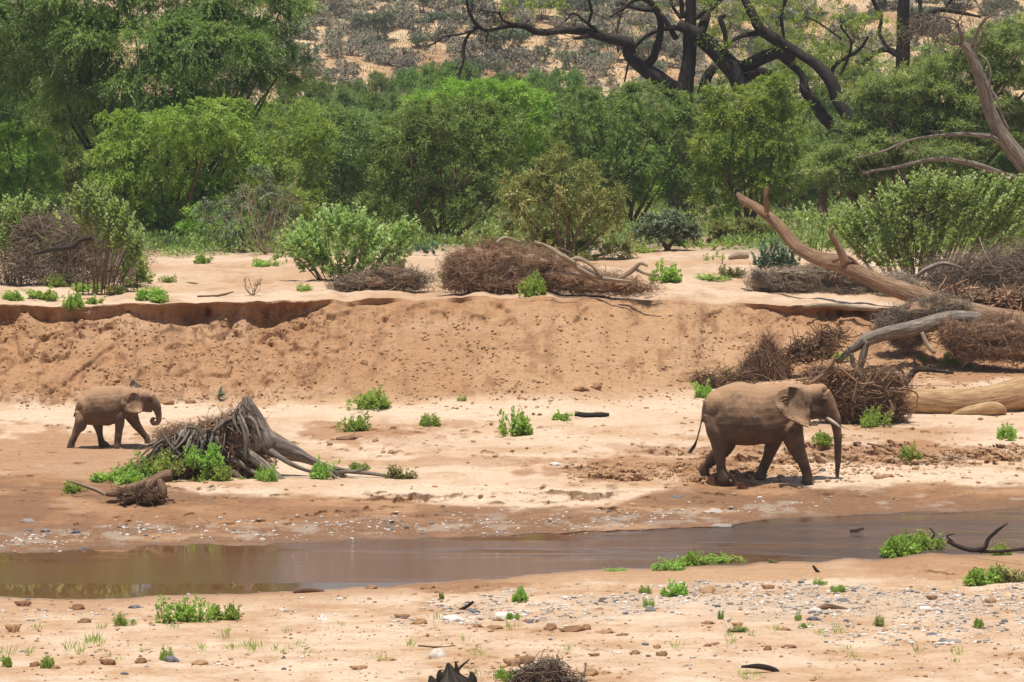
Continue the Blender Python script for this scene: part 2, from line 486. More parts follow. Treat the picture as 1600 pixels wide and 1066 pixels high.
# bank: from the foot line to the lip
def build_bank():
    px = cols
    B0 = bedV[-1]
    Db = B0[:, 1]; zb = B0[:, 2]
    depth = np.interp(px, [-6000, 0, 600, 1000, 1300, 8000], [5.2, 5.2, 6.2, 6.8, 5.5, 5.5])
    Dl = Db + depth + .45 * fbm(px / 60.0, px * 0 + 2.2, s=50, o=4, g=.45)
    xl, _, zl = at_y(px, y_lip(px), Dl)
    hs = L1(SC_H, px) * (1 + .35 * fbm(px / 46.0, px * 0 + 1.1, s=51, o=2))
    but = sst(-.35, .35, fbm(px / 52.0, px * 0 + 5.1, s=55, o=2))
    hs = hs * np.where(px < 700, .45 + .65 * but, 1)
    hs = np.clip(hs, .008, .6)
    alc = np.interp(px, [-6000, 20, 90, 150, 200, 330, 420, 480, 540, 620, 900, 1150, 1260, 1370, 8000], [.3, .3, .55, .75, .2, .45, .2, .5, .45, .08, .03, .05, .4, .5, .3]) * (1 + .6 * fbm(px / 16.0, px * 0 + 3.3, s=52, o=3)) * (.15 + .75 * but) * sst(.02, .28, hs)
    kk = np.hanning(13); kk /= kk.sum()
    sm = lambda v: np.convolve(np.pad(v, 6, mode='edge'), kk, mode='valid')
    hs, alc = sm(hs), sm(alc)
    hz = zl - zb
    zs = zl - hs * hz
    Dw = Dl + .12 * sst(.02, .1, hs) - .25 * sst(.08, .02, hs)
    P = []; C = []; W = []
    n1, n2 = 84, 46
    for k in range(n1):
        t = k / n1
        tt = t
        prof = tt ** 1.12
        Y = Db + (Dw - Db) * tt
        Z = zb + (zs - zb) * prof
        X = B0[:, 0] * (1 - tt) + xl * tt
        P.append(np.stack([X, Y, Z], -1)); W.append(np.full(NC, t))
    for k in range(n2 + 1):
        t = k / n2
        al = np.clip(alc, 0, 1) * (np.sin(np.pi * min(1, (t * .96 + .02)) ** .8) * hs / .3 + .5 * fbm(px / 9.0, px * 0 + t * 2.2, s=57, o=3) * math.sin(np.pi * t))
        Y = Dw * (1 - t) + Dl * t + al
        Z = zs * (1 - t) + zl * t
        P.append(np.stack([xl, Y, Z], -1)); W.append(np.full(NC, 1 + t))
    P = np.array(P); W = np.array(W)
    X, Y, Z = P[..., 0].copy(), P[..., 1].copy(), P[..., 2].copy()
    left = sst(640, 420, np.broadcast_to(px, X.shape)) * .9 + .25 + .5 * sst(1130, 1230, np.broadcast_to(px, X.shape))
    tal = sst(0, .10, W) * (1 - .55 * sst(.96, 1.0, W)) * (W <= 1) + (W > 1) * .55 * (1 - sst(1.9, 2.0, W)) * sst(.03, .12, np.broadcast_to(hs, X.shape))
    big = fbm(X / 1.5, Z / 1.0 + Y / 2.5, s=60, o=4)
    mid = fbm(X / .42, Z / .34 + Y / .9, s=61, o=4)
    clod = np.abs(fbm(X / .16, Z / .13 + Y / .3, s=62, o=3))
    msk = sst(-.25, .35, fbm(X / 2.6, Z / 1.1, s=63, o=3) + .35 * left - .1)
    g = .16 * big * left + .05 * mid * (.3 + .5 * left) * (.3 + msk) + .07 * clod * msk * (.5 + .5 * left)
    rg = 1 - np.abs(fbm(X / .9, Z / .55, s=64, o=3)); g = g - .14 * left * sst(.75, 1.0, rg) * (W <= 1.2)
    slump = sst(.1, .5, fbm(X / 1.1, Z / .7 + 3, s=69, o=3)) * left * (W < 1)
    g = g + .12 * slump
    pits = sst(.25, .55, fbm(X / .55, Z / .35, s=87, o=3)) * sst(.72, .84, W) * sst(1.02, .93, W)
    g = g - .16 * pits
    g = g * tal
    Yo = Y - g * .8; Zo = Z + g * .55 * (W <= 1) + g * .1 * (W > 1)
    # colour of the earth, shade on the scarp included
    c = np.zeros(X.shape + (3,)) + (C_TAN * .5 + C_OR * .5)
    pxx = np.broadcast_to(px, X.shape)
    n = fbm(X / 3.0, Z / .9, s=66, o=4); nn = fbm(X / .35, Z / .3, s=67, o=4)
    c = lay(c, C_SAND * .95, sst(.0, .8, n) * .35)
    c = lay(c, C_TAN, blob(pxx, W * 100, 960, 50, 230, 60, s=68) * .8)
    c = lay(c, C_SAND, sst(.3, 0, W) * sst(700, 300, pxx) * .6)
    c = lay(c, C_OR, sst(.1, .6, msk * nn + .25 * (clod < .12)) * .55)
    c = lay(c, C_MUD * 1.1, sst(.35, .8, nn) * msk * .45)
    scarp_shade = sst(.93, 1.05, W) * (1 - sst(1.85, 1.98, W))
    c = lay(c, C_OR * .85, scarp_shade * sst(.1, .25, np.broadcast_to(hs, X.shape)) * .7)  # darker scarp face: its shade is put into the colour
    c = lay(c, C_TAN, sst(1.9, 2.0, W) * .8)
    V = np.stack([X, Yo, Zo], -1)
    V[0] = bedV[-1]
    return V, c, W * 0
bankV, bankC, bankW = build_bank()
# blend the foot of the bank into the bed colour
k = np.arange(bankV.shape[0])[:, None, None]
f = np.clip(k / 9.0, 0, 1)
bankC = bedC[-1][None] * (1 - f) + bankC * f

def z_terrace(Y, x, zl, yl):
    d = Y - yl
    flat = zl + (3.55 - zl) * sst(0, 16, d)
    far = np.interp(Y, [0, 200, 300, 350, 385, 430, 530, 640, 900, 5000], [0, 0, 1.7, 3.6, 7.0, 15.5, 34, 40, 30, -60])
    z = flat + far
    z = z + .06 * fbm(x / 2.5, Y / 4, s=70, o=4) * sst(0, 1.5, d) + .03 * fbm(x / .5, Y / 1., s=71, o=3) * sst(0, 1.5, d)
    z = z + 1.0 * fbm(x / 40, Y / 45, s=72, o=4) * sst(330, 400, Y)
    return z
lipP = bankV[-1]
u_col = lipP[:, 0] / lipP[:, 1]
def build_terrace():
    d = np.concatenate([[0], np.cumsum(np.geomspace(.05, .55, 90)), ])
    rows = []; Cs = []
    dd = list(d)
    while dd[-1] < 82: dd.append(dd[-1] + .55 + (dd[-1] - 20) * .012)
    dd = np.array(dd)
    Yend = 205.0
    for s in dd:
        f = s / dd[-1]
        Y = lipP[:, 1] + s + f * (Yend - lipP[:, 1] - dd[-1])
        X = u_col * Y
        Z = z_terrace(Y, X, lipP[:, 2], lipP[:, 1])
        rows.append(np.stack([X, Y, Z], -1))
    V = np.array(rows); V[0] = lipP
    X, Y = V[..., 0], V[..., 1]
    n = fbm(X / 3, Y / 5, s=73, o=4); n2 = fbm(X / .8, Y / 2.0, s=74, o=4)
    c = np.zeros(X.shape + (3,)) + C_SAND * .97
    c = lay(c, C_PALE, sst(0, .7, n) * .7); c = lay(c, C_TAN, sst(.1, .8, -n + .4 * n2) * .6)
    c = lay(c, C_TAN * .6 + C_MUD * .4, sst(.2, .7, n2) * .35)
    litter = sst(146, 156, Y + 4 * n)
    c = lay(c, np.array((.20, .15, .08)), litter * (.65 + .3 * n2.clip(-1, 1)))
    return V, c, X * 0
terV, terC, terW = build_terrace()
def build_hill():
    Ys = np.concatenate([[205], np.arange(209, 560, 2.2), np.geomspace(562, 5000, 30)])
    hc = np.concatenate([np.linspace(-7000, -400, 40), np.arange(-390, 1995, 8.0), np.linspace(2050, 8600, 40)])
    ul = np.interp(hc, cols, u_col)
    V = []
    for Y in Ys:
        X = ul * Y
        V.append(np.stack([X, X * 0 + Y, z_terrace(Y, X, 3.55 + 0 * X, 0 * X)], -1))
    V = np.array(V)
    X, Y = V[..., 0], V[..., 1]
    n = fbm(X / 9, Y / 9, s=75, o=5); n2 = fbm(X / 2.2, Y / 3.5, s=76, o=4)
    c = np.zeros(X.shape + (3,)) + np.array((.56, .39, .22))
    c = lay(c, np.array((.60, .46, .29)), sst(-.1, .6, n)); c = lay(c, np.array((.33, .19, .10)), sst(.2, .7, -n) * .7)
    c = lay(c, np.array((.20, .16, .11)), sst(.15, .7, n2) * .6)
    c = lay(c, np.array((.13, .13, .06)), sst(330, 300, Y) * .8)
    return V, c, X * 0
hillV, hillC, hillW = build_hill()

def put_grid(name, V, c, w):
    ny, nx = V.shape[:2]
    o = mesh_np(name, V.reshape(-1, 3), [grid_faces(ny, nx)], soil, smooth=True, attrs={'soil': c.reshape(-1, 3), 'wet': w.reshape(-1)})
    o['kind'] = 'structure'
    return o
put_grid('riverbed', bedV, bedC, bedW)
put_grid('river_bank', bankV, bankC, bankW)
put_grid('sand_terrace', terV, terC, terW)
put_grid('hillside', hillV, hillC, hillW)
# ray casting onto the ground
_v = []; _f = []; _n = 0
for V in (bedV[::1, ::2], bankV[::2, ::2], terV[:, ::2], hillV):
    ny, nx = V.shape[:2]
    _v.append(V.reshape(-1, 3)); _f.append(grid_faces(ny, nx) + _n); _n += ny * nx
BV = BVHTree.FromPolygons(np.concatenate(_v).tolist(), np.concatenate(_f).tolist())
# lips and foots meet exactly
def hit(px, py):
    dx, dy, dz = ray(px, py)
    h = BV.ray_cast(Vector((0, 0, H)), Vector((float(dx), float(dy), float(dz))).normalized(), 6000)
    return h[0]
def down(x, y, z0=200.0):
    h = BV.ray_cast(Vector((x, y, z0)), Vector((0, 0, -1)), 400)
    return h[0].z if h[0] else 0.0
def S_at(Y): return F / (Y * CP)     # photograph pixels per metre at that depth (near enough)
def P3(px, py, Y):
    x, y, z = at_y(px, py, Y)
    return np.array([float(x), float(y), float(z)])

# ------------------------------------------------------------------ water
def water():
    m, nt, b = mat_new('muddy_water')
    v = coords(nt, (1.0, 2.6, 1.0))
    big = noise_n(nt, coords(nt, (.10, .5, 1)), .8, 4, .6, .5)
    fine = noise_n(nt, v, 7.0, 4, .6, .4)
    mid = noise_n(nt, coords(nt, (.6, 2.0, 1)), 2.4, 3, .5)
    ar = N(nt, 'ShaderNodeAttribute', attribute_name='ripple')
    amt = math_(nt, 'MULTIPLY', ramp(nt, big, [(.46, .02), (.58, 1.0)]), ar.outputs['Fac'])
    nt.links.new(mixc(nt, (.17, .082, .036), (.085, .052, .034), math_(nt, 'MULTIPLY', ar.outputs['Fac'], ramp(nt, big, [(.35, .35), (.6, 1.0)]))), b.inputs['Base Color'])
    h = math_(nt, 'MULTIPLY', math_(nt, 'ADD', fine, mid), amt)
    b.inputs['Roughness'].default_value = .01
    ar0 = N(nt, 'ShaderNodeAttribute', attribute_name='ripple')
    nt.links.new(math_(nt, 'MULTIPLY_ADD', math_(nt, 'MULTIPLY', ar0.outputs['Fac'], ramp(nt, big, [(.40, .15), (.56, 1.0)])), .2, .012), b.inputs['Roughness'])
    b.inputs['IOR'].default_value = 1.33
    b.inputs['Specular IOR Level'].default_value = .8
    bump(nt, b, h, .9, .12)
    hx = np.concatenate([np.linspace(-2200, -100, 30), np.arange(-90, 1700, 10.0), np.linspace(1710, 4000, 30)])
    top, bot = L1(FAR_W, hx) - 7, L1(NEAR_W, hx) + 7
    rows = []
    for t in np.linspace(0, 1, 12):
        py = bot * (1 - t) + top * t
        x, y, z = at_z(hx, py, hx * 0)
        rows.append(np.stack([x, y, z], -1))
    V = np.array(rows)
    rip = np.interp(hx, [-3000, 0, 300, 430, 560, 700, 860, 1000, 1200, 4000], [.01, .012, .012, .02, .35, .45, .2, .8, 1, 1])
    rip = np.broadcast_to(rip, V.shape[:2])
    o = mesh_np('river_water', V.reshape(-1, 3), [grid_faces(*V.shape[:2])], m, smooth=True, attrs={'ripple': rip.reshape(-1)})
    o['kind'] = 'structure'
water()
# ------------------------------------------------------------------ elephants
def mat_skin():
    m, nt, b = mat_new('elephant_skin')
    v = coords(nt)
    n1 = noise_n(nt, v, 3.0, 5, .6); n2 = noise_n(nt, v, 22, 5, .7)
    geo = N(nt, 'ShaderNodeNewGeometry'); sep = N(nt, 'ShaderNodeSeparateXYZ'); nt.links.new(geo.outputs['Normal'], sep.inputs[0])
    # dust and painted-in top light where the back faces the sky
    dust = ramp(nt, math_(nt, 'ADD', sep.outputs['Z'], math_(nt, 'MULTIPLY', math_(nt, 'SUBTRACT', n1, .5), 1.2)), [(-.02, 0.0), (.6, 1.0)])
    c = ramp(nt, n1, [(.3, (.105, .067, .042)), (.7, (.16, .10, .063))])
    c = mixc(nt, c, (.46, .275, .15), math_(nt, 'MULTIPLY', dust, .78))  # dust tone, with the top light on the back painted in
    a = N(nt, 'ShaderNodeAttribute', attribute_name='mud')  # mud on legs, darker spots, and shade painted inside an ear
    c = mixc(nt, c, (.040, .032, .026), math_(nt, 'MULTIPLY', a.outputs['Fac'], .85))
    c = mixc(nt, c, ramp(nt, n2, [(.3, (.85, .84, .83)), (.6, (1.05, 1.05, 1.05))]), .8, 'MULTIPLY')
    nt.links.new(c, b.inputs['Base Color'])
    b.inputs['Roughness'].default_value = .8
    b.inputs['Specular IOR Level'].default_value = .25
    vo = N(nt, 'ShaderNodeTexVoronoi', feature='DISTANCE_TO_EDGE'); vo.inputs['Scale'].default_value = 15
    nt.links.new(coords(nt, (1, 1, 1.5)), vo.inputs['Vector'])
    w = N(nt, 'ShaderNodeTexWave', wave_type='BANDS', bands_direction='Z'); w.inputs['Scale'].default_value = 5.5; w.inputs['Distortion'].default_value = 9; w.inputs['Detail'].default_value = 3
    nt.links.new(v, w.inputs['Vector'])
    p = bump(nt, None, math_(nt, 'MINIMUM', vo.outputs['Distance'], .25), .3, .04)
    p = bump(nt, None, w.outputs['Fac'], .04, .03, p)
    bump(nt, b, n2, .12, .01, p)
    return m
skin = mat_skin()
m_tusk, nt_, b_ = mat_new('ivory'); b_.inputs['Base Color'].default_value = (.72, .62, .45, 1); b_.inputs['Roughness'].default_value = .4
m_eye, nt_, b_ = mat_new('eye'); b_.inputs['Base Color'].default_value = (.015, .01, .008, 1); b_.inputs['Roughness'].default_value = .15
m_hair, nt_, b_ = mat_new('tail_hair'); b_.inputs['Base Color'].default_value = (.045, .032, .025, 1); b_.inputs['Roughness'].default_value = .7
m_nail, nt_, b_ = mat_new('toenail'); b_.inputs['Base Color'].default_value = (.32, .23, .16, 1); b_.inputs['Roughness'].default_value = .6

def rings(mb, R_, cap=True):
    R_ = np.asarray(R_); ny, nx = R_.shape[:2]
    i = np.arange(ny - 1)[:, None] * nx; j = np.arange(nx)[None, :]
    q = np.stack([i + j, i + (j + 1) % nx, i + nx + (j + 1) % nx, i + nx + j], -1).reshape(-1, 4)
    V = np.vstack([R_.reshape(-1, 3), R_[0].mean(0), R_[-1].mean(0)])
    n0 = ny * nx; j = np.arange(nx)
    t = np.vstack([np.stack([np.full(nx, n0), (j + 1) % nx, j], -1), np.stack([np.full(nx, n0 + 1), (ny - 1) * nx + j, (ny - 1) * nx + (j + 1) % nx], -1)])
    mb.add(V, q, t)

def supe(a, e=2.3):
    c, s = np.cos(a), np.sin(a)
    return np.sign(c) * np.abs(c) ** (2 / e), np.sign(s) * np.abs(s) ** (2 / e)
ANG = np.linspace(0, 2 * np.pi, 28, endpoint=False)

def elephant(name, loc, k, x0, zf, D, voxel):
    """D: dict of outlines measured on the photograph, in photograph units"""
    mb = MB()
    X = lambda v: (v - x0) * k
    Z = lambda v: (zf - v) * k
    # trunk of the body: upright sections
    S = np.array(D['torso'], float); S = catmull(S, len(S) * 4)
    cs, sn = supe(ANG, 2.25)
    rr = []
    for x, top, bot, w in S:
        c, h = (Z(top) + Z(bot)) / 2, (Z(top) - Z(bot)) / 2
        # egg: wider low than high
        ww = w * (1 - .16 * sn)
        rr.append(np.stack([0 * ANG + X(x), ww * cs, c + h * sn], -1))
    rings(mb, rr)
    for L in D['limbs']:
        Q = np.array(L, float)                    # x, z, y, a, b
        Q[:, 0] = X(Q[:, 0]); Q[:, 1] = Z(Q[:, 1]); Q[:, 3] *= k
        C = catmull(Q, len(Q) * 5)
        T = np.gradient(C[:, :2], axis=0); T /= np.linalg.norm(T, axis=1)[:, None] + 1e-9
        rr = []
        for (x, z, y, a, b), (tx, tz) in zip(C, T):
            nx, nz = -tz, tx
            rr.append(np.stack([x + a * np.cos(ANG) * nx, y + b * np.sin(ANG), z + a * np.cos(ANG) * nz], -1))
        rings(mb, rr)
    for cx, cz, y, rx, rz, ry in D['balls']:
        th = np.linspace(.05, np.pi - .05, 16)
        rr = [np.stack([X(cx) + rx * k * np.sin(t) * np.cos(ANG), y + ry * np.sin(t) * np.sin(ANG), Z(cz) + rz * k * np.cos(t) + 0 * ANG], -1) for t in th]
        rings(mb, rr)
    for E in D['ears']:
        A = catmull(np.array(E['A'], float), 24); B = catmull(np.array(E['B'], float), 24)
        lay_ = []
        nt_ = 22
        for t in np.linspace(-.12, 1, nt_):
            Pp = A * (1 - t) + B * t
            s = np.linspace(0, 1, 24)
            tt = max(t, 0)
            y = E['y0'] + (E['y1'] - E['y0']) * tt ** .75 + E.get('rip', .03) * np.sin(s * 17 + tt * 3) * tt + E.get('bow', 0) * np.sin(tt * np.pi)
            y = y + E.get('tilt', 0) * np.clip((Pp[:, 1] - E['B'][1][1]) / 250.0, 0, 1.1) * (.25 + .75 * tt)
            th = E['th'] * (1 - .45 * tt)
            lay_.append((np.stack([X(Pp[:, 0]), y - th / 2, Z(Pp[:, 1])], -1), np.stack([X(Pp[:, 0]), y + th / 2, Z(Pp[:, 1])], -1)))
        rr = [np.vstack([a, b[::-1]]) for a, b in lay_]
        rings(mb, rr)
    tmp = mb.mesh('tmp_body', skin, smooth=True)
    md = tmp.modifiers.new('r', 'REMESH'); md.mode = 'VOXEL'; md.voxel_size = voxel; md.use_smooth_shade = True
    sm = tmp.modifiers.new('s', 'SMOOTH'); sm.factor = .5; sm.iterations = 4
    dg = bpy.context.evaluated_depsgraph_get()
    me = bpy.data.meshes.new_from_object(tmp.evaluated_get(dg))
    bpy.data.objects.remove(tmp)
    n = len(me.vertices)
    co = np.empty(n * 3, np.float32); me.vertices.foreach_get('co', co); co = co.reshape(-1, 3).astype(float)
    no = np.empty(n * 3, np.float32); me.vertices.foreach_get('normal', no); no = no.reshape(-1, 3)
    # folds of skin
    wr = fbm(co[:, 0] / .13, co[:, 2] / .22, co[:, 1] / .2, s=3, o=3) * .006 + fbm(co[:, 0] / .5, co[:, 2] / .4, co[:, 1] / .5, s=8, o=2) * .013
    tr = D['ringx']
    on_tr = sst(tr[0], tr[0] + .06, co[:, 0]) * sst(tr[1], tr[1] - .1, co[:, 2])
    wr = wr + on_tr * .006 * np.sin(co[:, 2] * 2 * np.pi / .055)
    co = co + no * wr[:, None]
    me.vertices.foreach_set('co', co.astype(np.float32).ravel())
    mud = np.zeros(n)
    for cx, cz, rx, rz, w in D.get('mud', []):  # darker spots; on the calf's far ear they paint its shade
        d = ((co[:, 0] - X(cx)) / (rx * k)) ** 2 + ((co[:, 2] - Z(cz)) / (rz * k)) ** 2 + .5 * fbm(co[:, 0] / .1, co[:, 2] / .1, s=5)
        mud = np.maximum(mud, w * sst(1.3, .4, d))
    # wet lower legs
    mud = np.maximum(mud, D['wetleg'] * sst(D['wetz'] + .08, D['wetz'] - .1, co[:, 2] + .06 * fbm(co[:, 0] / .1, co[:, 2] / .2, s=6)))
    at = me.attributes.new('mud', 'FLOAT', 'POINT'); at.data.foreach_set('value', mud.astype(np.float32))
    me.materials.clear(); me.materials.append(skin)
    me.polygons.foreach_set('use_smooth', np.ones(len(me.polygons), bool))
    me.name = name + '_body'
    root = bpy.data.objects.new(name, me); COL.objects.link(root)
    root.location = loc
    return root, X, Z

def part(name, mb, mat, root, **kw): 
    o = mb.mesh(name, mat, root, **kw); return o

AD = dict(
 torso=[(212, 335, 405, .09), (220, 305, 450, .20), (246, 258, 520, .36), (300, 207, 575, .50), (380, 171, 598, .58), (450, 161, 604, .62), (530, 171, 608, .63), (610, 184, 598, .61), (680, 177, 588, .56), (760, 164, 572, .50), (850, 164, 510, .42), (920, 172, 440, .34), (985, 190, 400, .26)],
 limbs=[
  [(800, 400, -.24, 95, .20), (822, 490, -.30, 82, .22), (854, 600, -.31, 63, .18), (894, 690, -.31, 43, .145), (926, 770, -.31, 36, .125), (936, 815, -.31, 35, .13), (938, 848, -.31, 40, .15), (938, 858, -.31, 38, .145)],
  [(750, 440, .26, 85, .20), (722, 540, .30, 66, .19), (704, 600, .31, 52, .165), (677, 680, .31, 39, .14), (642, 765, .31, 36, .125), (623, 812, .31, 40, .13), (616, 846, .31, 50, .15), (616, 857, .31, 50, .145)],
  [(300, 380, -.22, 88, .24), (308, 480, -.29, 80, .23), (322, 570, -.31, 62, .19), (326, 660, -.31, 42, .15), (332, 735, -.31, 34, .125), (341, 790, -.31, 38, .13), (355, 832, -.31, 52, .15), (357, 846, -.31, 53, .15)],
  [(340, 480, .24, 90, .22), (385, 580, .29, 70, .2), (350, 650, .31, 56, .17), (290, 700, .31, 46, .15), (240, 745, .31, 39, .13), (222, 782, .31, 36, .125), (236, 815, .31, 32, .13), (252, 836, .31, 18, .11)],
  [(1020, 270, 0, 92, .24), (1070, 330, 0, 78, .19), (1108, 390, 0, 58, .145), (1137, 440, 0, 41, .12), (1151, 500, 0, 32, .105), (1155, 600, 0, 29, .095), (1156, 700, 0, 24, .08), (1152, 780, 0, 17, .06), (1151, 828, 0, 14, .05)],
  [(940, 370, 0, 45, .13), (1010, 392, 0, 32, .10), (1058, 402, 0, 20, .07)],
  [(236, 290, 0, 26, .06), (214, 350, -.02, 13, .035), (204, 420, -.03, 9, .026), (188, 490, -.03, 8, .022), (170, 560, -.03, 8, .02)],
 ],
 balls=[(985, 262, 0, 92, 92, .30), (1032, 222, 0, 46, 52, .2), (975, 345, 0, 82, 82, .27), (1062, 372, 0, 55, 45, .18), (1045, 275, -.13, 34, 30, .11), (1045, 275, .13, 34, 30, .11),
        (865, 300, -.14, 120, 130, .3), (865, 300, .14, 120, 130, .3), (310, 350, -.16, 100, 130, .34), (310, 350, .16, 100, 130, .34)],
 ears=[dict(A=[(872, 186), (894, 240), (914, 300), (930, 360), (945, 420), (962, 456)], B=[(800, 172), (722, 203), (694, 262), (714, 332), (762, 384), (875, 438), (950, 465)], y0=-.33, y1=-.69, tilt=-.30, th=.05, rip=.018, bow=-.05),
       dict(A=[(872, 190), (894, 240), (914, 300), (930, 360), (945, 400), (955, 420)], B=[(800, 190), (732, 215), (704, 262), (724, 322), (772, 370), (875, 410), (940, 430)], y0=.26, y1=.58, th=.05, rip=.018, bow=.05)],
 ringx=(.62, 1.5), mud=[(895, 235, 14, 60, .5), (1035, 285, 30, 40, .7), (1035, 385, 38, 18, .6), (950, 440, 22, 40, .5), (720, 530, 60, 40, .3)], wetleg=.55, wetz=.42)  # darker spots at ear edge, temple, mouth and behind the foreleg

foot = hit(1050 + 800 / 4.442, 560 + 850 / 4.442)
S_ = S_at(foot.y)
kA = 1 / (4.442 * S_)
xA = at_y(1050 + 640 / 4.442, 700, foot.y)[0]
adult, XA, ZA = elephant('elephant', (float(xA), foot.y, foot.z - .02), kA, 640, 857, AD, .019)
tag(adult, 'full grown brown elephant with white tusks and trunk hanging straight, walking past the root pile', 'elephant')
adult['_'] = 0; del adult['_']
def limb_part(root, name, mat, X, Z, k, pts, ns=10, **kw):
    mb = MB(); P = np.array([(X(p[0]), p[2], Z(p[1])) for p in pts]); r = np.array([p[3] for p in pts]) * k
    tube(mb, P, r, ns=ns, seg=len(pts) * 4, **kw)
    return mb.mesh(name, mat, root)
limb_part(adult, 'tusk', m_tusk, XA, ZA, kA, [(1070, 402, -.11, 11), (1100, 424, -.135, 11), (1135, 447, -.15, 9.5), (1170, 474, -.155, 3)])
limb_part(adult, 'tusk', m_tusk, XA, ZA, kA, [(1045, 400, .11, 11), (1100, 432, .15, 11), (1170, 462, .17, 9), (1242, 499, .16, 3)])
def tail_hair(root, X, Z, pts, n, spread, r):
    mb = MB(); rng = np.random.default_rng(4)
    for i in range(n):
        P = np.array([(X(p[0]), p[2], Z(p[1])) for p in pts]); t = np.linspace(0, 1, len(P))[:, None]
        P = P + rng.normal(0, spread, 3) * t + rng.normal(0, .006, 3)
        tube(mb, P, [r, r, r * .4][:len(P)], ns=4, seg=6)
    return mb.mesh('tail_hair', m_hair, root)
tail_hair(adult, XA, ZA, [(172, 552, -.03), (150, 605, -.03), (116, 648, -.03)], 16, .035, .007)
def eye(root, x, y, z, r):
    mb = MB(); tube(mb, [(x - r, y, z), (x, y, z + r * .2), (x + r, y, z)], [r * .4, r, r * .4], ns=10, seg=7)
    return mb.mesh('eye', m_eye, root)
eye(adult, XA(1047), -.235, ZA(300), .028); eye(adult, XA(1047), .235, ZA(300), .028)
def nails(root, X, Z, feet, k, r):
    for (cx, cz, y, a) in feet:
        for j in (-1, 0, 1):
            mb = MB(); x = X(cx) + a * k * (.93 - .1 * abs(j)); yy = y + j * a * k * .55
            tube(mb, [(x - .02, yy, Z(cz)), (x, yy, Z(cz) + r * .7), (x - .025, yy, Z(cz) + r * 1.6)], [r * .7, r, r * .6], ns=8, seg=6)
            mb.mesh('toenail', m_nail, root)
nails(adult, XA, ZA, [(938, 858, -.31, 38), (616, 857, .31, 50), (357, 846, -.31, 53)], kA, .035)

YO = dict(
 torso=[(236, 450, 540, .07), (248, 415, 585, .16), (275, 375, 625, .25), (320, 315, 665, .33), (380, 243, 683, .38), (450, 200, 689, .40), (560, 180, 692, .41), (640, 182, 692, .40), (710, 184, 672, .37), (800, 176, 645, .33), (880, 182, 590, .28), (950, 202, 520, .24), (1030, 225, 470, .2)],
 limbs=[
  [(330, 500, -.16, 95, .16), (325, 600, -.20, 92, .17), (300, 680, -.21, 84, .145), (262, 745, -.21, 60, .115), (236, 805, -.21, 47, .095), (203, 870, -.21, 43, .09), (184, 925, -.21, 45, .095), (180, 965, -.21, 54, .105), (180, 988, -.21, 54, .105)],
  [(470, 560, .16, 95, .16), (500, 660, .20, 78, .15), (510, 710, .21, 62, .125), (526, 790, .21, 45, .1), (542, 865, .21, 42, .09), (557, 920, .21, 50, .095), (580, 962, .21, 70, .1), (588, 986, .21, 78, .1)],
  [(790, 440, -.14, 100, .14), (800, 560, -.20, 80, .15), (806, 650, -.21, 61, .12), (798, 750, -.21, 51, .1), (788, 855, -.21, 47, .09), (782, 920, -.21, 48, .095), (776, 965, -.21, 62, .105), (775, 986, -.21, 63, .105)],
  [(900, 460, .14, 100, .14), (945, 580, .20, 82, .14), (985, 660, .21, 66, .12), (1040, 740, .21, 52, .1), (1100, 815, .21, 44, .09), (1138, 868, .21, 40, .085), (1146, 905, .21, 42, .09), (1144, 935, .21, 36, .08)],
  [(1180, 330, 0, 100, .2), (1240, 400, 0, 78, .15), (1277, 465, 0, 56, .115), (1298, 530, 0, 42, .09), (1306, 590, 0, 36, .078), (1298, 640, 0, 32, .07), (1262, 668, 0, 30, .063), (1224, 655, 0, 28, .058), (1212, 622, 0, 24, .05), (1232, 600, 0, 19, .042), (1254, 608, 0, 14, .035)],
  [(1060, 440, 0, 60, .11), (1140, 478, 0, 40, .08), (1215, 500, 0, 22, .05)],
  [(262, 420, 0, 30, .04), (236, 470, 0, 14, .028), (226, 520, 0, 10, .018), (222, 545, 0, 12, .018)],
 ],
 balls=[(1120, 325, 0, 130, 110, .235), (1085, 410, 0, 115, 105, .2), (1190, 330, 0, 80, 80, .18), (1200, 340, -.09, 40, 36, .09), (1200, 340, .09, 40, 36, .09), (880, 360, -.1, 130, 160, .22), (880, 360, .1, 130, 160, .22), (345, 450, -.1, 100, 150, .24), (345, 450, .1, 100, 150, .24)],
 ears=[dict(A=[(1040, 262), (1055, 310), (1075, 370), (1100, 430), (1110, 490)], B=[(985, 243), (915, 262), (858, 312), (838, 380), (852, 440), (900, 492), (985, 514), (1095, 512)], y0=-.2, y1=-.36, tilt=-.12, th=.035, rip=.012, bow=-.03),
       dict(A=[(960, 235), (1010, 235), (1060, 235), (1112, 235)], B=[(905, 180), (930, 130), (957, 96), (990, 130), (1045, 172), (1115, 202)], y0=.16, y1=.36, th=.045, rip=.0, bow=.03)],
 ringx=(.62, .95), mud=[(955, 145, 60, 42, 1.0), (1040, 190, 60, 26, 1.0), (1050, 300, 20, 60, .5), (1195, 355, 40, 40, .6)], wetleg=.6, wetz=.32)  # far ear spots are painted inner shade; the others just darker skin
foot = hit(90 + 500 / 8.2, 580 + 985 / 8.2)
S_ = S_at(foot.y); kY = 1 / (8.2 * S_)
xY = at_y(90 + 600 / 8.2, 700, foot.y)[0]
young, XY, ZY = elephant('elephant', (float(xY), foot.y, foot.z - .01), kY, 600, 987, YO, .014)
tag(young, 'small brown elephant calf without tusks, trunk curled under its mouth, walking on the left', 'elephant')
tail_hair(young, XY, ZY, [(224, 525, 0), (216, 550, 0), (214, 575, 0)], 8, .02, .007)
eye(young, XY(1205), -.185, ZY(375), .02); eye(young, XY(1205), .185, ZY(375), .02)
nails(young, XY, ZY, [(775, 986, -.21, 63), (588, 986, .21, 78), (180, 986, -.21, 54)], kY, .024)
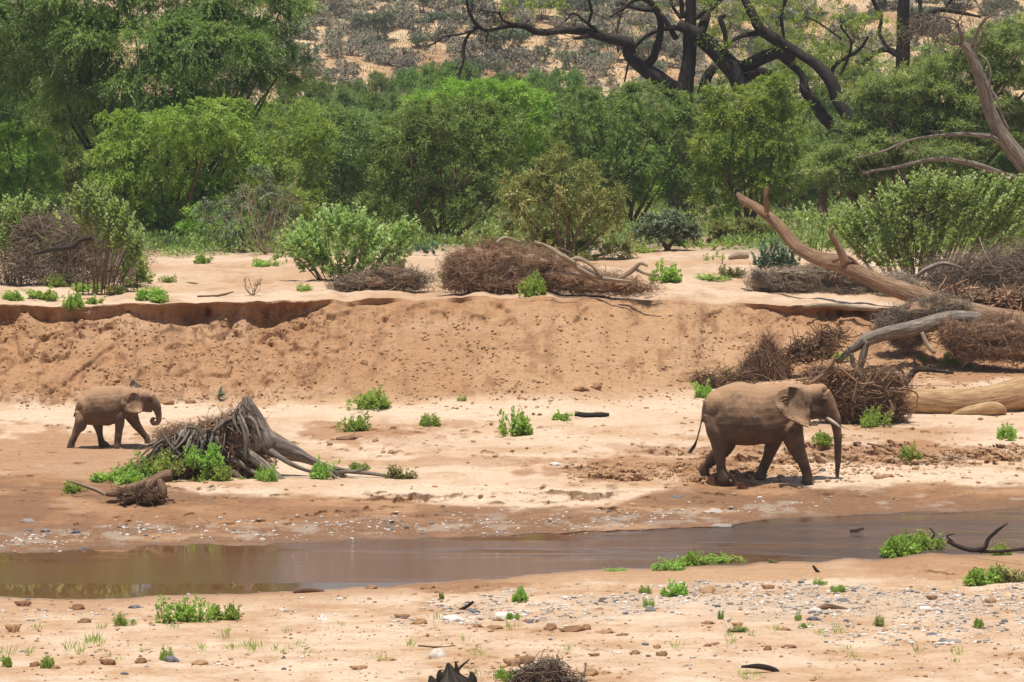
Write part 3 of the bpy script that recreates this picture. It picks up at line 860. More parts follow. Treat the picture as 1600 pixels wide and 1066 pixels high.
# ------------------------------------------------------------------ foliage
G = lambda r, g, b: (r, g, b)
M_FOL = {
 'bright': mat_leaf('leaf_bright', [(0, G(0.133, 0.196, 0.037)), (.5, G(0.280, 0.428, 0.069)), (.85, G(0.454, 0.540, 0.118)), (1, G(0.492, 0.540, 0.233))]),
 'green': mat_leaf('leaf_green', [(0, G(0.096, 0.136, 0.040)), (.5, G(0.205, 0.298, 0.076)), (.85, G(0.332, 0.442, 0.115)), (1, G(0.480, 0.540, 0.230))]),
 'olive': mat_leaf('leaf_olive', [(0, G(0.099, 0.113, 0.035)), (.5, G(0.235, 0.259, 0.077)), (.85, G(0.397, 0.384, 0.125)), (1, G(0.600, 0.541, 0.251))]),
 'fresh': mat_leaf('leaf_fresh', [(0, G(0.114, 0.155, 0.058)), (.5, G(0.241, 0.341, 0.107)), (.85, G(0.381, 0.479, 0.160)), (1, G(0.492, 0.516, 0.265))]),
 'grey': mat_leaf('leaf_grey', [(0, G(0.094, 0.114, 0.070)), (.5, G(0.196, 0.227, 0.133)), (1, G(0.312, 0.334, 0.211))], trans=.15),
 'dusty': mat_leaf('leaf_dusty', [(0, G(0.230, 0.218, 0.168)), (.5, G(0.356, 0.333, 0.252)), (1, G(0.483, 0.437, 0.336))], trans=.1),
 'umbrella': mat_leaf('leaf_umbrella', [(0, G(0.134, 0.177, 0.061)), (.5, G(0.267, 0.350, 0.108)), (.85, G(0.417, 0.519, 0.153)), (1, G(0.540, 0.570, 0.230))]),
 'broad': mat_leaf('leaf_broad', [(0, G(.17, .24, .07)), (.5, G(.31, .41, .15)), (.85, G(.46, .54, .27)), (1, G(.60, .62, .38))], trans=.35, rough=.42, spec=.4),
 'herb': mat_leaf('leaf_herb', [(0, G(.17, .26, .05)), (.5, G(.32, .46, .11)), (.85, G(.44, .56, .17)), (1, G(.58, .58, .25))], trans=.4, rough=.6, spec=.2),
 'blue': mat_leaf('leaf_blue', [(0, G(0.046, 0.098, 0.058)), (.5, G(0.098, 0.182, 0.111)), (1, G(0.182, 0.286, 0.182))], trans=.2),
 'twig': mat_leaf('dry_twig_leaf', [(0, G(.09, .06, .045)), (.5, G(.19, .13, .095)), (1, G(.33, .25, .17))], trans=.1, rough=.8, spec=.15),
}
M_BARK = {
 'dark': mat_bark('bark_dark', (.014, .011, .009), (.035, .027, .021), (.10, .078, .06)),
 'brown': mat_bark('bark_brown', (.09, .052, .030), (.21, .13, .078), (.36, .24, .15)),
 'root': mat_bark('bark_root', (.22, .13, .08), (.40, .25, .155), (.55, .39, .26)),
 'thorn': mat_bark('bark_thorn', (.20, .155, .11), (.37, .295, .215), (.54, .45, .34)),
 'grey': mat_bark('bark_grey', (.06, .048, .038), (.185, .15, .12), (.42, .36, .29)),
 'log': mat_bark('bark_log', (.10, .055, .032), (.255, .15, .088), (.44, .31, .21), 1.0, .8, 1.4),
 'pale': mat_bark('bark_pale', (.12, .085, .055), (.34, .255, .175), (.60, .50, .38), 1.1, .7, 1.3),
 'sandlog': mat_bark('bark_sandlog', (.26, .15, .075), (.45, .285, .15), (.60, .42, .25), .6, 1.6, 1.2),
}

def leaf_quads(mb, c, d, n, L, W, tint):
    """rhombus leaves: centre base c, direction d, surface normal n"""
    s = np.cross(d, n); s /= np.linalg.norm(s, axis=1)[:, None] + 1e-9
    L = L[:, None]; W = W[:, None]
    V = np.stack([c, c + d * L * .45 + s * W * .5, c + d * L, c + d * L * .45 - s * W * .5], 1)
    m = len(c)
    q = np.arange(m * 4).reshape(m, 4)
    mb.add(V.reshape(-1, 3), q, None, np.repeat(tint, 4))

def leaf_broad(mb, c, d, n, L, W, tint, fold=.25):
    s = np.cross(d, n); s /= np.linalg.norm(s, axis=1)[:, None] + 1e-9
    L = L[:, None]; W = W[:, None]
    up = n * W * fold
    V = np.stack([c, c + d * L * .3 + s * W * .45 + up * .8, c + d * L * .72 + s * W * .42 + up, c + d * L, c + d * L * .72 - s * W * .42 + up, c + d * L * .3 - s * W * .45 + up * .8], 1)
    m = len(c); b = np.arange(m)[:, None] * 6
    q = np.vstack([b + np.array([0, 1, 2, 3]), b + np.array([0, 3, 4, 5])])
    mb.add(V.reshape(-1, 3), q, None, np.repeat(tint, 6))

def unit(v): return v / (np.linalg.norm(v, axis=-1, keepdims=True) + 1e-9)

def crown(mb, rng, lobes, cr=.45, ncl=1.0, twigs=9, leaves=9, L=.13, W=.05, droop=.5, up=.35, rnd=.6, flat=1.0, bottom=-.75, inner=.25, tint=(.5, .16), sub=1.0, tip=.14):
    """lobes: (x,y,z,rx,ry,rz). Clumps of twigs sit on the lobes, leaves sit along each twig."""
    lobes = np.array(lobes, float)
    cen = []; out = []
    def shell(lb, n, lo, jit):
        r = lb[3:]
        u = unit(rng.normal(size=(max(4, n * 2), 3)))
        u = u[u[:, 2] > lo + rng.normal(0, .12, len(u))][:n]
        rad = 1 - np.abs(rng.normal(0, jit, len(u)))
        return lb[:3] + u * r * rad[:, None], u
    for i, lb in enumerate(lobes):
        r = lb[3:]; rm = (r[0] * r[1] * r[2]) ** (1 / 3)
        # second order lobes sit on the lobe
        ns_ = int(np.clip(9 * (rm / 1.2) ** 1.0, 6, 22)) if sub else 0
        subs = [lb]
        if ns_:
            P_, U_ = shell(lb, ns_, bottom - .15, .12)
            for p_, u_ in zip(P_, U_):
                q_ = rng.uniform(.30, .50) * sub
                subs.append(np.concatenate([p_, [r[0] * q_, r[1] * q_, min(r[2] * q_ * 1.15, r[0] * q_) * .85]]))
        for si, sb in enumerate(subs):
            rr_ = sb[3:]
            area = 4 * np.pi * ((rr_[0] * rr_[1]) ** 1.6 / 3 + (rr_[0] * rr_[2]) ** 1.6 / 3 + (rr_[1] * rr_[2]) ** 1.6 / 3) ** (1 / 1.6)
            n = max(3, int(ncl * area / (cr * cr) * (.30 if (si == 0 and ns_) else .55)))
            p, u = shell(sb, n, bottom if si == 0 else max(bottom, -.35), .13)
            if si == 0 and inner > 0:
                k_ = rng.random(len(p)) < inner
                p[k_] = lb[:3] + (p[k_] - lb[:3]) * rng.uniform(.4, .9, (k_.sum(), 1))
            keep = np.ones(len(p), bool)
            for j, o in enumerate(lobes):
                if j != i: keep &= (((p - o[:3]) / o[3:]) ** 2).sum(1) > .5
            if si: keep &= (((p - lb[:3]) / lb[3:]) ** 2).sum(1) > .45
            cen.append(p[keep]); out.append(unit(u[keep] / rr_ * rr_.min()))
    cen = np.concatenate(cen); out = np.concatenate(out)
    nc = len(cen)
    ctint = rng.normal(0, tint[1], nc)
    csz = cr * rng.uniform(.6, 1.45, nc)
    T = twigs; Lf = leaves
    d = unit(out[:, None, :] * .8 + np.array([0, 0, up]) + rng.normal(0, rnd, (nc, T, 3)))
    d[..., 2] *= flat; d = unit(d)
    ln = csz[:, None] * rng.uniform(.6, 1.4, (nc, T))
    t = (np.arange(Lf) + .5) / Lf
    base = cen[:, None, :] - out[:, None, :] * csz[:, None, None] * .35
    P = base[:, :, None, :] + d[:, :, None, :] * (ln[:, :, None] * t)[..., None]
    P[..., 2] -= droop * (ln[:, :, None] ** 1) * (t ** 2)[None, None, :] * .6
    tan = d[:, :, None, :] + np.array([0, 0, -1.0]) * (droop * 1.2 * t)[None, None, :, None]
    tan = unit(tan)
    tan = np.broadcast_to(tan, P.shape)
    P = P + rng.normal(0, .018, P.shape)
    P = P.reshape(-1, 3); tan = tan.reshape(-1, 3)
    m = len(P)
    dd = unit(tan + rng.normal(0, .45, (m, 3)))
    nn = unit(np.array([0, 0, .9]) + rng.normal(0, .5, (m, 3)) + np.repeat(out, T * Lf, 0) * .5)
    ti = tint[0] + np.repeat(ctint, T * Lf) + np.tile(t, nc * T) * tip - tip / 2 + rng.normal(0, .07, m)
    leaf_quads(mb, P, dd, nn, L * rng.uniform(.6, 1.3, m), W * rng.uniform(.7, 1.3, m), np.clip(ti, 0, 1))
    return cen

def stems(mb, rng, lobes, r=.09, base=(0, 0, 0), k=1):
    for lb in lobes:
        for _ in range(k):
            e = np.array(lb[:3]) + rng.normal(0, .25, 3) * np.array(lb[3:])
            b = np.array(base) + np.array([rng.normal(0, .12), rng.normal(0, .12), -.15])
            mid = b * .5 + e * .5 + rng.normal(0, .2, 3); mid[2] = b[2] + (e[2] - b[2]) * .45
            tube(mb, [b, mid, e], [r * rng.uniform(.7, 1.2), r * .7, r * .25], ns=6, rough=.15)

def auto_lobes(rng, w, h, d=None, n=9, low=.1):
    """an uneven bush outline w wide, h tall"""
    d = d or w * .8
    L = [(0, 0, h * .5, w * .33, d * .33, h * .38)]
    for k in range(n):
        a = rng.uniform(0, 2 * np.pi); rr = rng.uniform(.45, 1.0)
        zz = rng.uniform(low, .82)
        sq = math.sqrt(max(.05, 1 - (zz * 1.05 - .3) ** 2 * 1.5))
        s = rng.uniform(.16, .27)
        L.append((math.cos(a) * w * .34 * rr * sq, math.sin(a) * d * .34 * rr * sq, h * zz, w * s, d * s, h * s * rng.uniform(.75, 1.05)))
    return L

PROTO = {}
def proto(kind, seed, style, w=6.0, h=5.0, n=9, **kw):
    rng = np.random.default_rng(seed)
    lb = auto_lobes(rng, w, h, n=n)
    mb = MB(); crown(mb, rng, lb, **kw)
    me = mb.mesh(kind + '_crown', M_FOL[style], smooth=False, link=False)
    ms = MB(); stems(ms, rng, lb[:6], r=.10)
    st = ms.mesh(kind + '_stems', M_BARK['brown'], link=False)
    return me, st, w, h

FINE = dict(cr=.42, twigs=11, leaves=13, L=.105, W=.036, droop=.55, ncl=1.1)
for key, args in {
  'bright1': (1, 'bright', 6, 5, 10), 'bright2': (2, 'bright', 6, 4.4, 12), 'green1': (3, 'green', 6, 5, 10), 'green2': (4, 'green', 6, 5.4, 11),
  'fresh1': (5, 'fresh', 6, 4.6, 9), 'fresh2': (6, 'fresh', 6, 5, 11), 'olive1': (7, 'olive', 6, 5, 11)}.items():
    PROTO[key] = proto('bush', args[0], args[1], args[2], args[3], args[4], **FINE)

def bush(px, py, wpx, hpx, key, label, cat='bush', group=None, name='bush', rz=None, depth=None, sink=.1, Y=None, style=None):
    if Y is None: g = hit(px, py); 
    else:
        x = at_y(px, py, Y)[0]; g = Vector((float(x), Y, down(float(x), Y)))
    S = S_at(g.y)
    cm, st, w, h = PROTO[key]
    root = empty(name, (g.x, g.y, g.z - sink), label, cat, group, rz=0.0)
    rr = random.Random(int(px * 7 + py)).uniform(0, 6.28) if rz is None else rz
    # rotate the crown, then scale so that the picture width and height hold
    sx = wpx / S / w; sz = hpx / S / h
    cme = cm
    if style:
        cme = cm
    c = obj_from('crown', cme, root); c.rotation_euler = (0, 0, rr); c.scale = (sx, sx, sz)
    s = obj_from('trunk', st, root); s.rotation_euler = (0, 0, rr); s.scale = (sx, sx, sz)
    return root

# ---- named bushes of the front and middle rows, authored one by one
def own_bush(px, py, lobes_px, style, label, cat='bush', name='bush', group=None, Y=None, seed=1, bark='brown', trunk_r=.1, depth=.8, stem_k=1, **kw):
    """lobes given as picture ellipses (px, py, rx, ry[, depth offset m]) around a plant standing at px, py"""
    if Y is None: g = hit(px, py)
    else:
        x = at_y(px, py, Y)[0]; g = Vector((float(x), Y, down(float(x), Y)))
    S = S_at(g.y); rng = np.random.default_rng(seed)
    lb = []
    for e in lobes_px:
        off = e[4] if len(e) > 4 else rng.normal(0, .3) * e[2] / S
        P = P3(e[0], e[1], g.y + off) - np.array(g)
        lb.append((P[0], P[1], P[2], e[2] / S, max(e[2], e[3]) / S * depth, e[3] / S))
    root = empty(name, g, label, cat, group)
    mb = MB(); o = dict(FINE); o.update(kw)
    crown(mb, rng, lb, **o)
    mb.mesh('crown', M_FOL[style], root, smooth=False)
    ms = MB(); stems(ms, rng, lb, r=trunk_r, k=stem_k)
    ms.mesh('trunk', M_BARK[bark], root)
    return root, lb, g

OB = own_bush
OB(30, 372, [(25, 245, 50, 55), (60, 300, 35, 50), (5, 320, 45, 50), (-40, 280, 50, 60)], 'bright', 'rounded yellow-green bush at the left edge of the picture behind the leafy shrub', Y=172, seed=11)
OB(140, 370, [(130, 250, 70, 60), (160, 300, 55, 55), (95, 310, 50, 60), (120, 200, 60, 45), (190, 250, 40, 50)], 'green', 'dark grey-green bush under the big feathery tree on the left', Y=180, seed=12, ncl=.8)
OB(275, 392, [(210, 205, 48, 35), (300, 195, 70, 40), (355, 200, 45, 35), (250, 240, 75, 50), (340, 260, 60, 50), (200, 285, 50, 55), (270, 320, 70, 55), (330, 330, 50, 45), (225, 350, 45, 40), (180, 240, 35, 40)], 'bright',
   'large drooping bush with a bright green top and two rounded crests, left of centre', Y=160, seed=13, droop=.9, cr=.4)
OB(420, 372, [(440, 215, 50, 55), (410, 270, 45, 50), (470, 270, 45, 50), (430, 320, 60, 40), (500, 235, 35, 45)], 'bright', 'light feathery green bush with thin dark stems between two larger bushes', Y=176, seed=14, ncl=.75, trunk_r=.06)
OB(540, 372, [(545, 215, 55, 50), (520, 275, 55, 50), (590, 270, 45, 60), (560, 320, 60, 40), (480, 300, 35, 40)], 'fresh', 'bright green leafy bush standing behind the tall broad-leaved shrub', Y=180, seed=15)
OB(690, 398, [(640, 215, 50, 35), (700, 195, 60, 40), (760, 205, 50, 40), (650, 265, 62, 48), (720, 255, 70, 55), (620, 310, 45, 45), (690, 320, 60, 45), (775, 270, 40, 55), (740, 320, 45, 40)], 'green',
   'broad dark green bush with a deep shaded foot in the middle of the thicket', Y=158, seed=16, cr=.42, inner=.15)
OB(640, 200, [(760, 160, 60, 35), (700, 160, 60, 30), (820, 175, 50, 40), (800, 220, 50, 55)], 'bright', 'yellow-green bush crest rising behind the broad dark bush in the middle', Y=178, seed=17)
OB(885, 428, [(880, 265, 38, 30), (850, 300, 50, 38), (925, 315, 48, 38), (820, 345, 40, 35), (890, 350, 60, 45), (950, 365, 38, 42), (860, 392, 55, 32), (930, 400, 50, 28), (795, 300, 28, 28), (975, 390, 22, 28)], 'olive',
   'olive bush with brownish tips in front of the thicket, beside the driftwood pile', Y=143, seed=18, cr=.3, L=.10, W=.04, tint=(.55, .22), twigs=8, leaves=7)
OB(985, 352, [(960, 175, 50, 40), (1020, 170, 60, 40), (930, 215, 50, 45), (1000, 235, 70, 60), (1060, 215, 45, 50), (960, 285, 50, 45), (1040, 285, 55, 40), (905, 170, 30, 30)], 'green',
   'dense dark green bush right of centre with black shade beneath', Y=176, seed=19, inner=.12)
OB(1165, 355, [(1150, 165, 45, 35), (1200, 160, 45, 38), (1230, 210, 35, 50), (1160, 225, 60, 50), (1205, 275, 45, 42), (1130, 285, 38, 38), (1110, 220, 32, 45), (1165, 300, 45, 30), (1125, 320, 34, 24)], 'bright',
   'bright green bush with fine leaves below the dark spreading tree', Y=172, seed=20, cr=.38)
OB(1290, 300, [(1260, 255, 30, 30), (1290, 225, 50, 30), (1330, 240, 40, 26)], 'fresh', 'low bright green bush under the two leaning dark trunks', Y=205, seed=21)
# grey, thin shrub carrying pale dry branches
OB(395, 395, [(400, 290, 30, 28), (430, 320, 35, 30), (385, 350, 45, 30), (345, 330, 30, 25)], 'grey', 'thin grey-green shrub full of pale dry branches left of centre', Y=150, seed=22, ncl=.5, trunk_r=.04)
OB(330, 385, [(330, 340, 35, 28), (375, 365, 30, 20), (305, 350, 18, 24)], 'bright', 'low green bush filling the foot of the pale branched shrub', Y=156, seed=23, ncl=.7)
# silvery shrubs on the terrace
OB(1040, 392, [(1040, 352, 34, 20), (1065, 365, 24, 17), (1012, 365, 22, 17)], 'grey', 'low silvery shrub at the foot of the dense dark bush', seed=24, cr=.25, L=.10, W=.05)
OB(1170, 400, [(1150, 360, 34, 18), (1190, 370, 26, 16), (1120, 372, 20, 14)], 'olive', 'low brownish shrub behind the blue-green weed', seed=25, cr=.25, L=.09, W=.04, Y=158)

ORD = ['first', 'second', 'third', 'fourth', 'fifth', 'sixth', 'seventh', 'eighth', 'ninth', 'tenth', 'eleventh', 'twelfth', 'thirteenth', 'fourteenth', 'fifteenth', 'sixteenth', 'seventeenth', 'eighteenth', 'nineteenth', 'twentieth'] + ['twenty-' + k for k in ('first', 'second', 'third', 'fourth', 'fifth', 'sixth', 'seventh', 'eighth', 'ninth')] + ['thirtieth'] + ['thirty-' + k for k in ('first', 'second', 'third', 'fourth', 'fifth', 'sixth', 'seventh', 'eighth', 'ninth')] + ['fortieth']
# ---- thicket: rows of bushes one behind the other up to the foot of the hill
rnd = random.Random(5)
SKY = [(380, 150), (440, 138), (500, 118), (560, 112), (620, 118), (680, 100), (740, 112), (790, 128), (830, 98), (880, 118), (930, 140), (975, 128), (1020, 140), (1090, 130), (1180, 140), (1260, 150), (1400, 150), (1700, 150)]
rows = [(296, 0, 46, ['green1', 'fresh1', 'fresh2', 'green2']), (262, 18, 56, ['green2', 'fresh2', 'green1', 'fresh1']), (232, 42, 66, ['green1', 'bright2', 'fresh2', 'green2']), (206, 68, 80, ['bright1', 'green1', 'fresh1', 'green2'])]
tint_word = {'green': 'dark green', 'fresh': 'fresh green', 'bright': 'yellow-green', 'olive': 'olive'}
rowname = ['in the farthest row of the thicket', 'in the third row of the thicket', 'in the second row of the thicket', 'in the row just behind the front bushes']
for ri, (Y, dy, step, keys) in enumerate(rows):
    px = -30 + rnd.uniform(0, 20); kk = 0
    while px < 1640:
        top = np.interp(px, [a for a, b in SKY], [b for a, b in SKY]) + dy + rnd.uniform(-9, 14)
        if px < 360 or px > 1290: top = 150 + dy
        S = S_at(Y)
        x = at_y(px, 200, Y)[0]; gz = down(float(x), Y)
        ybase = HOR + (H - gz) * S
        hpx = (ybase - top)
        w = step * rnd.uniform(1.5, 2.2)
        if px > 1290 or px < 360: w *= 1.4
        if hpx > 30:
            key = keys[rnd.randrange(len(keys))]
            tw = tint_word[key[:-1]]
            bush(px, 0, w, hpx * 1.03, key, f'{tw} rounded bush, {ORD[kk]} from the left {rowname[ri]}', 'bush', f'bushes {rowname[ri]}', Y=Y + rnd.uniform(-9, 9))
            kk += 1
        px += step * rnd.uniform(.7, 1.25) * (1.5 if (px < 360 or px > 1290) else 1)
# three clear-cut bushes at the edge of the thicket
bush(676, 0, 82, 125, 'fresh1', 'round bright green bush at the top of the thicket, left of the hanging branch', Y=300)
bush(832, 0, 78, 110, 'fresh2', 'darker round green bush at the top edge of the thicket near the grey saplings', Y=303)
bush(748, 0, 40, 100, 'green1', 'small dark green bush at the top edge of the thicket right of the hanging branch', Y=312)

# ---- the big feathery tree at the upper left
OB(250, 382, [(40, 10, 90, 55, 2), (150, -10, 100, 60, 0), (260, 10, 100, 55, 1), (370, 5, 80, 45, 0), (445, 20, 45, 35, 0), (90, 75, 90, 55, 3), (200, 75, 95, 55, -1), (310, 75, 90, 50, -2), (400, 70, 60, 36, 0), (450, 85, 32, 24, 0),
              (150, 130, 80, 42, 0), (245, 140, 75, 42, -2), (335, 125, 65, 38, -1), (400, 115, 40, 26, -1), (50, 130, 60, 50, 4), (280, 165, 55, 28, -2), (120, 60, 70, 50, 4), (200, 172, 60, 28, 0), (350, 160, 50, 24, -1), (430, 120, 34, 20, 0), (120, 172, 60, 34, 2), (270, 100, 70, 40, 3), (350, 60, 60, 36, 3)], 'green',
   'tall feathery tree filling the upper left corner, its long sprays hanging over the bushes', 'tree', 'tree', Y=166, seed=31, trunk_r=.13, bark='dark', cr=.8, twigs=14, leaves=26, L=.11, W=.032, droop=.8, up=.15, rnd=.6, ncl=2.3, tip=.3, sub=.8, tint=(.42, .2), bottom=-.6, stem_k=1)
OB(40, 380, [(0, 40, 80, 80), (-20, 150, 80, 70), (40, 180, 60, 50), (90, 190, 60, 40)], 'green', 'dark tree behind the feathery tree at the left edge', 'tree', 'tree', Y=190, seed=32, trunk_r=.12, bark='dark', ncl=1.6, tint=(.35, .15))

# ---- flat-layered umbrella thorn on the right
def pads(px0, px1, pts): pass
ut = [(1300, 262, 55, 18), (1345, 235, 60, 18), (1400, 215, 70, 20), (1330, 285, 50, 14), (1470, 235, 70, 20), (1440, 175, 60, 20), (1500, 195, 60, 20), (1390, 165, 45, 16), (1350, 195, 45, 16), (1470, 140, 55, 18), (1540, 160, 55, 20),
      (1560, 215, 60, 20), (1420, 260, 60, 16), (1500, 265, 60, 16), (1570, 120, 55, 20), (1530, 90, 50, 16), (1590, 70, 50, 18), (1610, 180, 50, 22), (1600, 260, 50, 22), (1430, 120, 40, 14), (1560, 285, 50, 16), (1300, 240, 30, 12), (1380, 130, 36, 12), (1620, 110, 40, 20), (1570, 50, 50, 16), (1610, 40, 40, 20), (1520, 60, 36, 12), (1480, 100, 40, 14), (1350, 150, 36, 12), (1410, 140, 40, 14)]
OB(1395, 372, ut, 'umbrella', 'wide umbrella thorn tree with flat layered grey-green foliage on the right', 'tree', 'tree', Y=168, seed=33, trunk_r=.16, bark='brown', cr=.4, flat=.45, sub=0, droop=.35, up=.1, rnd=.65, ncl=1.7, depth=1.3, L=.10, W=.030, bottom=-.9, leaves=14, twigs=12, tint=(.5, .2), stem_k=1)

OB(1230, 300, [(1180, 150, 60, 40), (1260, 140, 60, 40), (1330, 150, 60, 40), (1300, 100, 50, 26), (1210, 110, 40, 20)], 'fresh', 'bright green tree crown filling the gap behind the twisted black limbs', 'tree', 'tree', Y=232, seed=34, ncl=.7, trunk_r=.12)
OB(1480, 300, [(1420, 120, 60, 34), (1500, 110, 60, 36), (1580, 100, 60, 40), (1460, 80, 50, 24)], 'umbrella', 'second umbrella thorn standing behind the wide one at the upper right', 'tree', 'tree', Y=222, seed=35, ncl=.7, flat=.5, sub=0, trunk_r=.12)

# ---- hillside trees and shrubs, far away
def far_proto(seed, style, w, h, n, umb=False, **kw):
    rng = np.random.default_rng(seed)
    if umb:
        lb = [(rng.uniform(-.36, .36) * w, rng.uniform(-.36, .36) * w, h * rng.uniform(.68, .92), w * rng.uniform(.16, .26), w * .22, h * .10) for _ in range(n)]
    else: lb = auto_lobes(rng, w, h, n=n)
    mb = MB(); crown(mb, rng, lb, **kw)
    ms = MB(); stems(ms, rng, lb, r=.08 if umb else .04)
    return mb.mesh('far_crown', M_FOL[style], smooth=False, link=False), ms.mesh('far_stems', M_BARK['grey'], link=False), w, h
FK = dict(sub=0, cr=.45, twigs=7, leaves=6, L=.22, W=.10, ncl=.9)
PROTO['umb1'] = far_proto(41, 'grey', 7, 5, 12, True, bottom=-.9, **FK)
PROTO['umb2'] = far_proto(42, 'grey', 7, 4.4, 10, True, bottom=-.9, **FK)
PROTO['shr1'] = far_proto(43, 'dusty', 4, 3, 6, **dict(FK, ncl=.75))
PROTO['shr2'] = far_proto(44, 'dusty', 4, 2.6, 5, **dict(FK, ncl=.7))
PROTO['shr3'] = far_proto(45, 'grey', 4, 3, 6, **dict(FK, ncl=.8))
rnd = random.Random(9)
placed = []
def far(px, py, w, h, key, label, cat, group, name):
    g = hit(px, py)
    if g is None or g.y < 300: return
    bush(px, py, w, h, key, label, cat, group, name=name, sink=.15)
for ki, (px, py, w, h) in enumerate(sorted([(588, 62, 78, 44), (800, 90, 84, 46), (690, 60, 80, 42), (740, 30, 70, 36), (910, 40, 90, 44), (515, 20, 70, 40), (1020, 30, 60, 30), (620, 25, 60, 36), (960, 95, 70, 40), (845, 30, 70, 30), (660, 20, 40, 30), (1010, 105, 80, 44), (1340, 60, 70, 40), (1440, 50, 70, 40), (1240, 60, 80, 44), (1380, 10, 60, 30), (1190, 30, 70, 36), (1570, 40, 60, 40)])):
    far(px, py, w, h, 'umb1' if (px // 10) % 2 else 'umb2', 'grey-green flat-topped acacia, ' + ORD[ki] + ' from the left of those on the hillside', 'tree', 'flat-topped acacias on the hillside', 'acacia_tree')
def hill_zone(px, py, s):
    size = 'small' if s < .85 else ('large' if s > 1.15 else 'middling')
    v = 'near the top edge' if py < 30 else ('halfway up the hillside' if py < 85 else 'low on the hillside')
    hz = 'above the left of the thicket' if px < 560 else ('left of the hanging black branch' if px < 700 else ('above the middle thicket' if px < 850 else ('under the long black limb' if px < 1050 else ('behind the black tree' if px < 1260 else 'above the umbrella thorn'))))
    return size, v + ', ' + hz
n = 0
while n < 275:
    px = rnd.uniform(400, 1620); py = -25 + 170 * rnd.random() ** .8
    if px > 1250 and rnd.random() < .5: continue
    if any((px - a) ** 2 / 17 ** 2 + (py - b) ** 2 / 6 ** 2 < 1 for a, b in placed): continue
    placed.append((px, py)); n += 1
    key = rnd.choice(['shr1', 'shr1', 'shr2', 'shr2', 'shr3'])
    s = rnd.uniform(.65, 1.35)
    far(px, py, 44 * s, 30 * s * rnd.uniform(.8, 1.2), key, hill_zone(px, py, s)[0] + (' grey leafless shrub ' if key != 'shr3' else ' dull green shrub ') + hill_zone(px, py, s)[1], 'shrub', 'shrubs scattered ' + hill_zone(px, py, s)[1], 'shrub')
# dry grass between them: nobody could count it
def dry_grass():
    rng = np.random.default_rng(77); mb = MB(); P = []
    for _ in range(11000):
        px = rng.uniform(380, 1850); py = rng.uniform(-20, 135)
        dx, dy, dz = ray(px, py)
        h = BV.ray_cast(Vector((0, 0, H)), Vector((float(dx), float(dy), float(dz))).normalized(), 1500)[0]
        if h and h.y > 320: P.append(h[:])
    P = np.array(P); k = 5
    P = np.repeat(P, k, 0) + rng.normal(0, .35, (len(P) * k, 3)) * np.array([1, 1, .03])
    d = unit(np.array([0, 0, 1.0]) + rng.normal(0, .35, P.shape)); nn = unit(rng.normal(0, 1, P.shape))
    leaf_quads(mb, P, d, nn, rng.uniform(.15, .35, len(P)), rng.uniform(.05, .10, len(P)), rng.random(len(P)))
    m = mat_leaf('dry_grass', [(0, G(.30, .19, .08)), (.6, G(.48, .32, .14)), (1, G(.56, .43, .23))], trans=.2, rough=.8, spec=.1)
    o = mb.mesh('dry_grass', m, smooth=False); tag(o, 'straw-coloured dry grass tufts covering the hillside between the shrubs', 'grass', kind='stuff')
dry_grass()

def undergrowth():
    rng = np.random.default_rng(78); C = []
    for _ in range(6400):
        px = rng.uniform(-300, 1900); py = rng.uniform(300, 405)
        g = hit(px, py)
        if g is None or g.y > 215: continue
        lim = np.interp(px, [0, 230, 480, 640, 700, 1000, 1080, 1170, 1600], [400, 402, 398, 392, 388, 390, 372, 392, 400]) + 3 * math.sin(px * .05)
        if py > lim: continue
        C.append(g[:])
    C = np.array(C); k = 34
    P = np.repeat(C, k, 0); r = rng.uniform(.25, .75, len(C)).repeat(k)
    u = unit(rng.normal(size=P.shape)); u[:, 2] = np.abs(u[:, 2])
    P = P + u * r[:, None] * np.array([1, 1, .7])
    d = unit(u + rng.normal(0, .5, P.shape) + np.array([0, 0, .3])); nn = unit(np.array([0, 0, 1.0]) + rng.normal(0, .5, P.shape))
    mb = MB(); leaf_quads(mb, P, d, nn, rng.uniform(.1, .24, len(P)), rng.uniform(.04, .09, len(P)), np.clip(rng.normal(.45, .2, len(C)).repeat(k) + rng.normal(0, .08, len(P)), 0, 1))
    o = mb.mesh('undergrowth', M_FOL['green'], smooth=False); tag(o, 'low green undergrowth on the shaded ground between the bushes', 'undergrowth', kind='stuff')
undergrowth()
# ------------------------------------------------------------------ dead trees, drawn limb by limb
def limbs(mb, L, Y, ns=8, rough=.18, seed=0, wob_=.5, ox=0, oy=0, sc=1.0, tint=.5):
    """L: list of (dy0, dy1, [(px, py, r_px), ...]) ; the depth runs from Y+dy0 to Y+dy1 along the limb"""
    ends = []
    for k, (a, b, pts) in enumerate(L):
        n = len(pts); S = S_at(Y)
        P = []; r = []
        for i, (x, y, rp) in enumerate(pts):
            t = i / (n - 1)
            P.append(P3(ox + x * sc, oy + y * sc, Y + a + (b - a) * t)); r.append(rp * sc / S)
        P = np.array(P)
        tube(mb, P, r, ns=ns, seg=max(6, 5 * n), rough=rough, seed=seed + k, tint=tint)
        ends.append((P, np.array(r)))
    return ends

